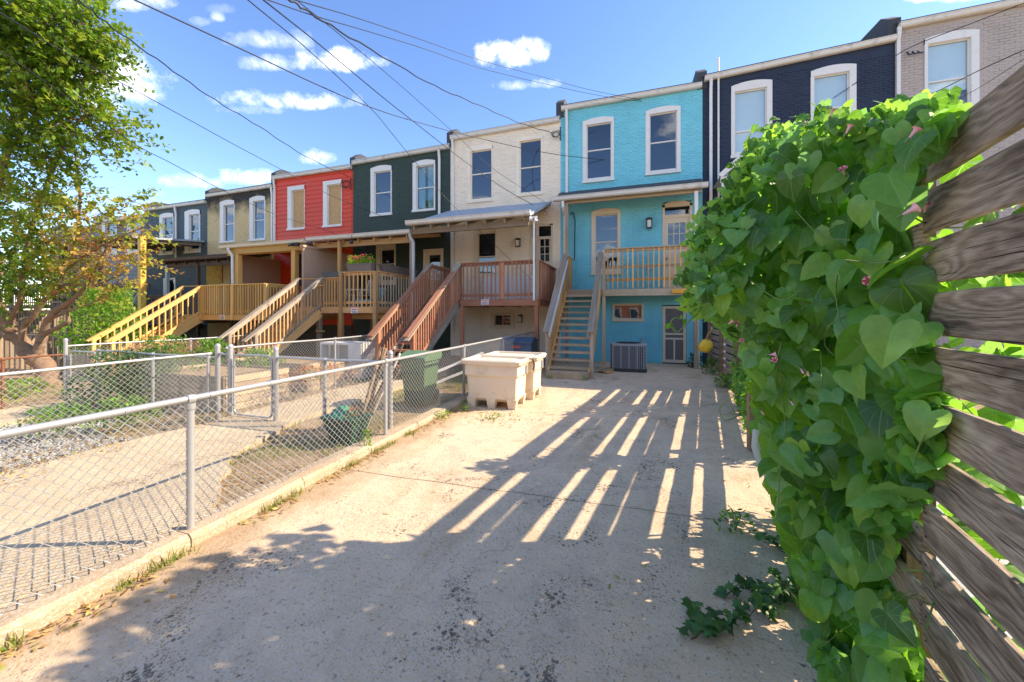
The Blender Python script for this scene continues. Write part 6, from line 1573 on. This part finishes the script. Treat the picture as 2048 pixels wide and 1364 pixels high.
# ------------------------------------------------------------------ shrubs in the yards
def shrub(label, px, py, zc, r, h, n, mat, size, name='shrub', tint=None, T=OVAL):
    c = Cp(px, py, zc); c.z = max(min(c.z, .3), gz(c.x)); return weed(label, c, n, r, h, mat, size=size, name=name, cat='shrub', T=T, tint=tint)
shrub('bright green bush beside the foot of the yellow brown stairs', 212, 700, 13.6, 1.25, 2.3, 4600, GREENL, .13, tint=np.random.uniform(.35,1,4600))
shrub('loose green shrub behind the middle chain link fence', 262, 800, 7.4, .95, .95, 2600, DARKL, .08, tint=np.random.uniform(.2,1,2600))
shrub('olive feathery shrub left of the timber bed', 330, 768, 7.9, .7, 1.0, 1300, GREENL, .07, tint=np.random.uniform(0,.5,1300))
shrub('sprawling pale weed at the edge of the gravel', 120, 862, 5.6, .55, .35, 620, GREENL, .06, tint=np.random.uniform(.1,.8,620))
shrub('leafy low plant beside the gravel and fence', 250, 850, 5.9, .5, .4, 700, GREENL, .07)
shrub('reddish dry plant in front of the yellow brown stairs', 330, 726, 10.4, 1.4, .6, 1500, REDL, .09)
shrub('green bush under the yellow brown deck', 425, 710, 10.2, .55, .7, 800, GREENL, .09)
shrub('leafy plant at the foot of the honey brown stairs', 520, 716, 9.0, .6, .55, 800, GREENL, .09)
shrub('reddish plants along the timber bed', 640, 745, 8.0, .9, .3, 600, REDL, .06)
shrub('low yellow green weeds near the rusty fence', 30, 800, 7.6, .7, .4, 700, GREENL, .07, tint=np.random.uniform(.4,1,700))

# ------------------------------------------------------------------ trees
BARK = plain('rough_brown_bark', (.27,.18,.115), .95, var=.35, scale=5, bump=1.0, bscale=22, wear=((.12,.085,.065), 7, 3.5, -1.7))
LEAFT = leafmat('tree_leaf', [(0,(.05,.12,.012)),(.35,(.14,.25,.02)),(.6,(.25,.31,.03)),(.72,(.40,.33,.05)),(.85,(.44,.25,.07)),(1,(.34,.16,.07))], trans=.42, tcol=1.9)
def tree(name, label, limbs, blobs, zc0, leafn_scale=1.0, size=.085):
    """limbs: pixel polylines with distances and radii; blobs: crown lumps (px,py,Zc,radius,leaf count,tint lo,hi)"""
    base = Cp(*limbs[0][0][:2], limbs[0][0][2]); base.z = gz(base.x)
    rt = root(name, tuple(base), label, 'tree'); 
    for i, L in enumerate(limbs):
        P = [Cp(a, b, c) for a, b, c, r in L]; 
        if i == 0: P[0].z = min(P[0].z, gz(P[0].x)-.05)
        out, rad = [], []
        for k in range(len(P)-1):
            p0, p1, p2, p3 = P[max(k-1,0)], P[k], P[k+1], P[min(k+2, len(P)-1)]
            for q in range(5):
                t = q/5; v = .5*((2*p1)+(-p0+p2)*t+(2*p0-5*p1+4*p2-p3)*t*t+(-p0+3*p1-3*p2+p3)*t**3); r_ = L[k][3]*(1-t)+L[k+1][3]*t
                rf_ = r_*(1 if i == 0 else .68); out.append(v+Vector([rv.gauss(0, rf_*.16) for _ in range(3)])); rad.append(rf_*rv.uniform(.86,1.14))
        out.append(P[-1]); rad.append(L[-1][3]); mb = MB(); mb.tube(out, rad, 12 if i == 0 else 8); mb.build('trunk' if i == 0 else 'limb', BARK, rt)
    tw = MB(); pts, szs, tn, dirs = [], [], [], []
    for (px, py, zc, r, cnt, lo, hi) in blobs:
        c = Cp(px, py, zc); nt = int(cnt*leafn_scale*1.0/13)
        for _ in range(nt):
            d = Vector([rv.gauss(0,1) for _ in range(3)]).normalized(); st = c+Vector((d.x, d.y, d.z*.8))*r*rv.random()**.45
            g_ = (d+Vector((.35,0,rv.uniform(-.55,.5)))).normalized(); L = rv.uniform(.35,.75); e = st+g_*L
            if rv.random() < .5: tw.tube([st-g_*.25, st+Vector((0,0,.03)), e], [.009,.006,.002], 4, caps=False)
            base_t = rv.uniform(lo, hi)
            for k in range(13):
                t = (k+rv.random())/13; q = st+g_*L*t+Vector([rv.gauss(0,.035) for _ in range(3)]); pts.append(q); szs.append(size*rv.uniform(.6,1.25)); tn.append(min(.99, max(0, base_t+rv.gauss(0,.06))))
    tw.build('twigs', BARK, rt, kind='stuff')
    n = len(pts); nr = np.random.normal(0,.6,(n,3))+np.array((.25,-.1,.75)); down = np.random.normal(0,.5,(n,3))+np.array((.2,0,-.8)); M = rot_from(nr, down, np.zeros(n))
    T5 = ([(0,.5,0),(.26,.12,-.04),(.2,-.22,-.06),(0,-.55,-.1),(-.2,-.22,-.06),(-.26,.12,-.04)], [(0,1,2,3),(0,3,4,5)], [(.5,1),(.7,.6),(.7,.3),(.5,0),(.3,.3),(.3,.6)])
    o = bulk('crown', np.array(T5[0]), T5[1], np.array(pts), M, np.array(szs), np.array(tn), LEAFT, rt, T5[2]); o['kind'] = 'stuff'; return rt
limbs = [[(98,765,11.2,.27),(88,737,11.2,.23),(63,705,11.2,.21),(29,677,11.1,.18),(12,648,11.0,.16),(-10,600,10.8,.13),(-30,520,10.4,.11),(-20,420,10,.09),(10,320,9.5,.07),(30,200,9.0,.05),(40,80,8.6,.03)],
         [(75,712,11.2,.17),(78,690,11.1,.17),(86,668,11.1,.15),(95,640,11.0,.12),(114,619,10.9,.11),(136,605,10.8,.09),(165,580,10.7,.07),(190,540,10.5,.05),(215,490,10.3,.03)],
         [(86,668,11.1,.12),(111,657,11.0,.09),(137,642,10.9,.08),(133,622,10.9,.05),(150,600,10.8,.03)],
         [(41,685,11.1,.12),(48,655,11.0,.11),(69,629,10.9,.10),(88,601,10.8,.09),(106,585,10.7,.07),(130,540,10.5,.06),(150,480,10.3,.05),(160,400,10.0,.04),(150,300,9.6,.03)],
         [(12,648,11.0,.11),(40,600,10.8,.09),(50,520,10.5,.08),(70,430,10.1,.07),(110,330,9.6,.05),(150,250,9.2,.04),(200,220,9.0,.02)],
         [(88,601,10.8,.07),(130,570,10.7,.05),(190,570,10.6,.04),(250,545,10.4,.02)],
         [(95,640,11.0,.06),(150,618,10.9,.045),(200,598,10.8,.03),(240,560,10.6,.02)],
         [(130,540,10.5,.05),(190,500,10.3,.04),(250,470,10.1,.03),(300,450,10.0,.015)],
         [(10,320,9.5,.06),(70,230,9.1,.04),(140,130,8.8,.03),(190,60,8.6,.02)]]
G0, G1 = .1, .55
blobs = [(30,20,8.4,1.1,4200,.1,.5),(110,30,8.4,.85,2700,.12,.52),(170,75,8.5,.6,1500,.15,.55),(-40,120,8.5,1.2,2500,.1,.45),(40,120,8.6,.8,2000,.1,.5),(130,150,8.7,.75,1900,.15,.55),(195,135,8.7,.42,560,.15,.55),(70,180,8.9,.8,1300,.05,.4),(100,85,8.6,.7,1300,.05,.4),
         (20,215,8.9,.9,1800,.2,.6),(110,225,8.9,.85,1800,.12,.55),(185,230,9.0,.65,1100,.15,.55),(60,290,9.2,.8,1300,.1,.5),(235,262,9.1,.42,420,.2,.62),(185,310,9.1,.45,230,.15,.55),(20,320,9.3,.8,1200,.25,.66),(95,320,9.4,.6,650,.2,.62),
         (40,400,9.7,.85,1200,.3,.68),(120,395,9.8,.55,520,.45,.72),(170,430,10.0,.5,420,.5,.78),(250,400,10.1,.38,200,.45,.7),(225,450,10.1,.42,360,.55,.82),(285,460,10.1,.32,190,.5,.76),
         (10,490,10.0,.85,1200,.15,.62),(90,485,10.1,.65,620,.45,.8),(160,505,10.2,.55,480,.6,.88),(230,510,10.3,.5,430,.65,.93),(285,515,10.3,.28,150,.55,.85),(20,555,10.4,.7,900,.1,.5),(100,550,10.5,.5,380,.25,.75),
         (180,570,10.5,.42,260,.5,.92),(240,560,10.5,.34,190,.6,.9),(210,590,10.5,.3,140,.35,.7),(-50,420,9.8,1.3,1500,.15,.55),(-60,560,10.2,1.1,1200,.1,.45),(35,640,10.8,.25,70,.2,.55)]
tree('leaning_tree', 'tall leaning tree with forked trunk and partly orange autumn crown', limbs, blobs, 9.6, leafn_scale=.92, size=.118)
tree('background_tree', 'dark green tree behind the long low deck', [[(-20,690,17,.3),(-20,600,17,.25),(0,520,17,.15)]], [(-30,520,17,2.2,1800,.0,.35),(40,560,18,1.6,1200,.0,.4),(-20,440,18,1.8,1200,.0,.4)], 17, size=.22)

# ------------------------------------------------------------------ overhead wires
WIRES = [('black service cable from the sky to the cream house eaves', [(581,0,4.5),(630,32,4.9),(740,98,6.5),(870,172,9.5),(960,211,11.6),(1040,246,13.2),(1105,266,13.6)], .016, 1),
 ('black cable sweeping over the row to the turquoise wall', [(270,0,4.6),(480,97,6.0),(640,172,7.6),(740,214,8.9),(827,242,10.2),(960,277,12.2),(1120,310,13.3),(1300,326,13.6),(1420,327,13.7)], .013, 0),
 ('thin black cable running down to the cream porch', [(496,0,4.6),(620,103,6.5),(740,215,9.0),(780,262,10),(827,320,11.2),(905,410,12.3),(1000,500,13.3),(1064,560,13.7)], .010, 0),
 ('black cable crossing the sky to the cream porch roof corner', [(527,0,4.6),(640,90,6.6),(760,190,9.0),(827,243,10.4),(926,320,12.3),(1010,378,13.3),(1095,425,13.7)], .013, 0),
 ('thin cable from the cable crossing to the upper cream window', [(593,0,4.6),(700,86,6.4),(800,170,8.6),(905,263,11.2),(990,340,12.7),(1100,411,13.7)], .008, 0),
 ('thin cable over the turquoise eaves, lower of the two', [(536,0,4.6),(630,32,5.4),(740,64,6.9),(850,98,8.6),(960,136,10.3),(1100,170,11.8),(1205,192,12.6),(1330,208,13.3),(1415,216,13.7)], .009, 0),
 ('thin cable over the turquoise eaves, upper of the two', [(595,1,4.8),(720,38,6.4),(850,82,8.4),(960,120,10.2),(1100,158,11.8),(1195,183,12.6),(1330,207,13.3),(1410,214,13.7)], .009, 0),
 ('twisted black service cable to the bracket on the red house', [(170,10,5.2),(225,55,5.9),(330,130,7.6),(430,200,9.6),(520,254,11.8),(610,312,14),(695,352,13.7*1.22)], .016, 1),
 ('black cable passing the red house towards the green porch', [(0,25,5.2),(130,105,6.5),(260,175,8.2),(379,240,10),(470,290,11.6),(557,336,13.2),(660,390,14.8),(760,431,15.6),(805,450,15.8)], .012, 0),
 ('thin black cable dropping behind the tree to the red porch', [(150,205,7.4),(273,290,9),(340,325,10.2),(415,365,11.8),(490,402,13.4),(557,431,15),(664,465,16.6),(720,490,17)], .011, 0),
 ('black cable climbing past the grey house wall', [(1735,150,11.0),(1800,106,10.6),(1850,82,10.2),(1940,48,9.6),(2048,6,9.0)], .014, 0),
 ('pair of cables crossing the lower grey house wall', [(1800,215,10.6),(1880,180,9.6),(1960,140,8.4),(2048,100,7.4)], .013, 0),
 ('lower cable of the pair crossing the grey house wall', [(1880,215,10.4),(1950,180,9.4),(2048,118,7.6)], .008, 0)]
for (lb, pp, r, tw_) in WIRES:
    P = [Cp(*p) for p in pp]; ext = P[0]+(P[0]-P[1])*1.5; P = [ext]+P; out = []
    for i in range(len(P)-1):
        p0, p1, p2, p3 = P[max(i-1,0)], P[i], P[i+1], P[min(i+2, len(P)-1)]
        for k in range(6): t = k/6; out.append(.5*((2*p1)+(-p0+p2)*t+(2*p0-5*p1+4*p2-p3)*t*t+(-p0+3*p1-3*p2+p3)*t**3))
    out.append(P[-1])
    if tw_: out = [v+Vector((0,0,.018*math.sin(i*1.9))) for i, v in enumerate(out)]
    mb = MB(); mb.tube(out, r*.75, 6); tag(mb.build('overhead_cable', CABLE), lb, 'cable', 'overhead cables')
for (px, py, lb) in ((1112,266,'wire loop bracket at the eaves of the cream house'),(692,366,'wire loop bracket on the red house corner')):
    c = A(px, py, D-.06); mb = MB(); s = 1.0 if px > 1000 else 1.5
    for k in range(3): mb.tube([c+Vector((math.cos(t*.6+k)*(.10+.03*k)*s, -.03*k, math.sin(t*.6+k)*(.09+.02*k)*s-.05)) for t in range(10)], .011, 5)
    mb.tube([c+Vector((.16*s,0,.2)), c+Vector((.16*s,0,-.3))], .02, 6); tag(mb.build('cable_bracket', CABLE), lb, 'bracket')
mb = MB(); c = A(1805, 112, D-.05)
for k in range(3): mb.tube([c+Vector((.1+.12*k,0,.1-.02*k)), c+Vector((.12+.12*k,-.05,-.02)), c+Vector((.2+.12*k,-.03,0))], .02, 5)
tag(mb.build('cable_bracket', CABLE), 'black cable hooks on the grey house wall', 'bracket')
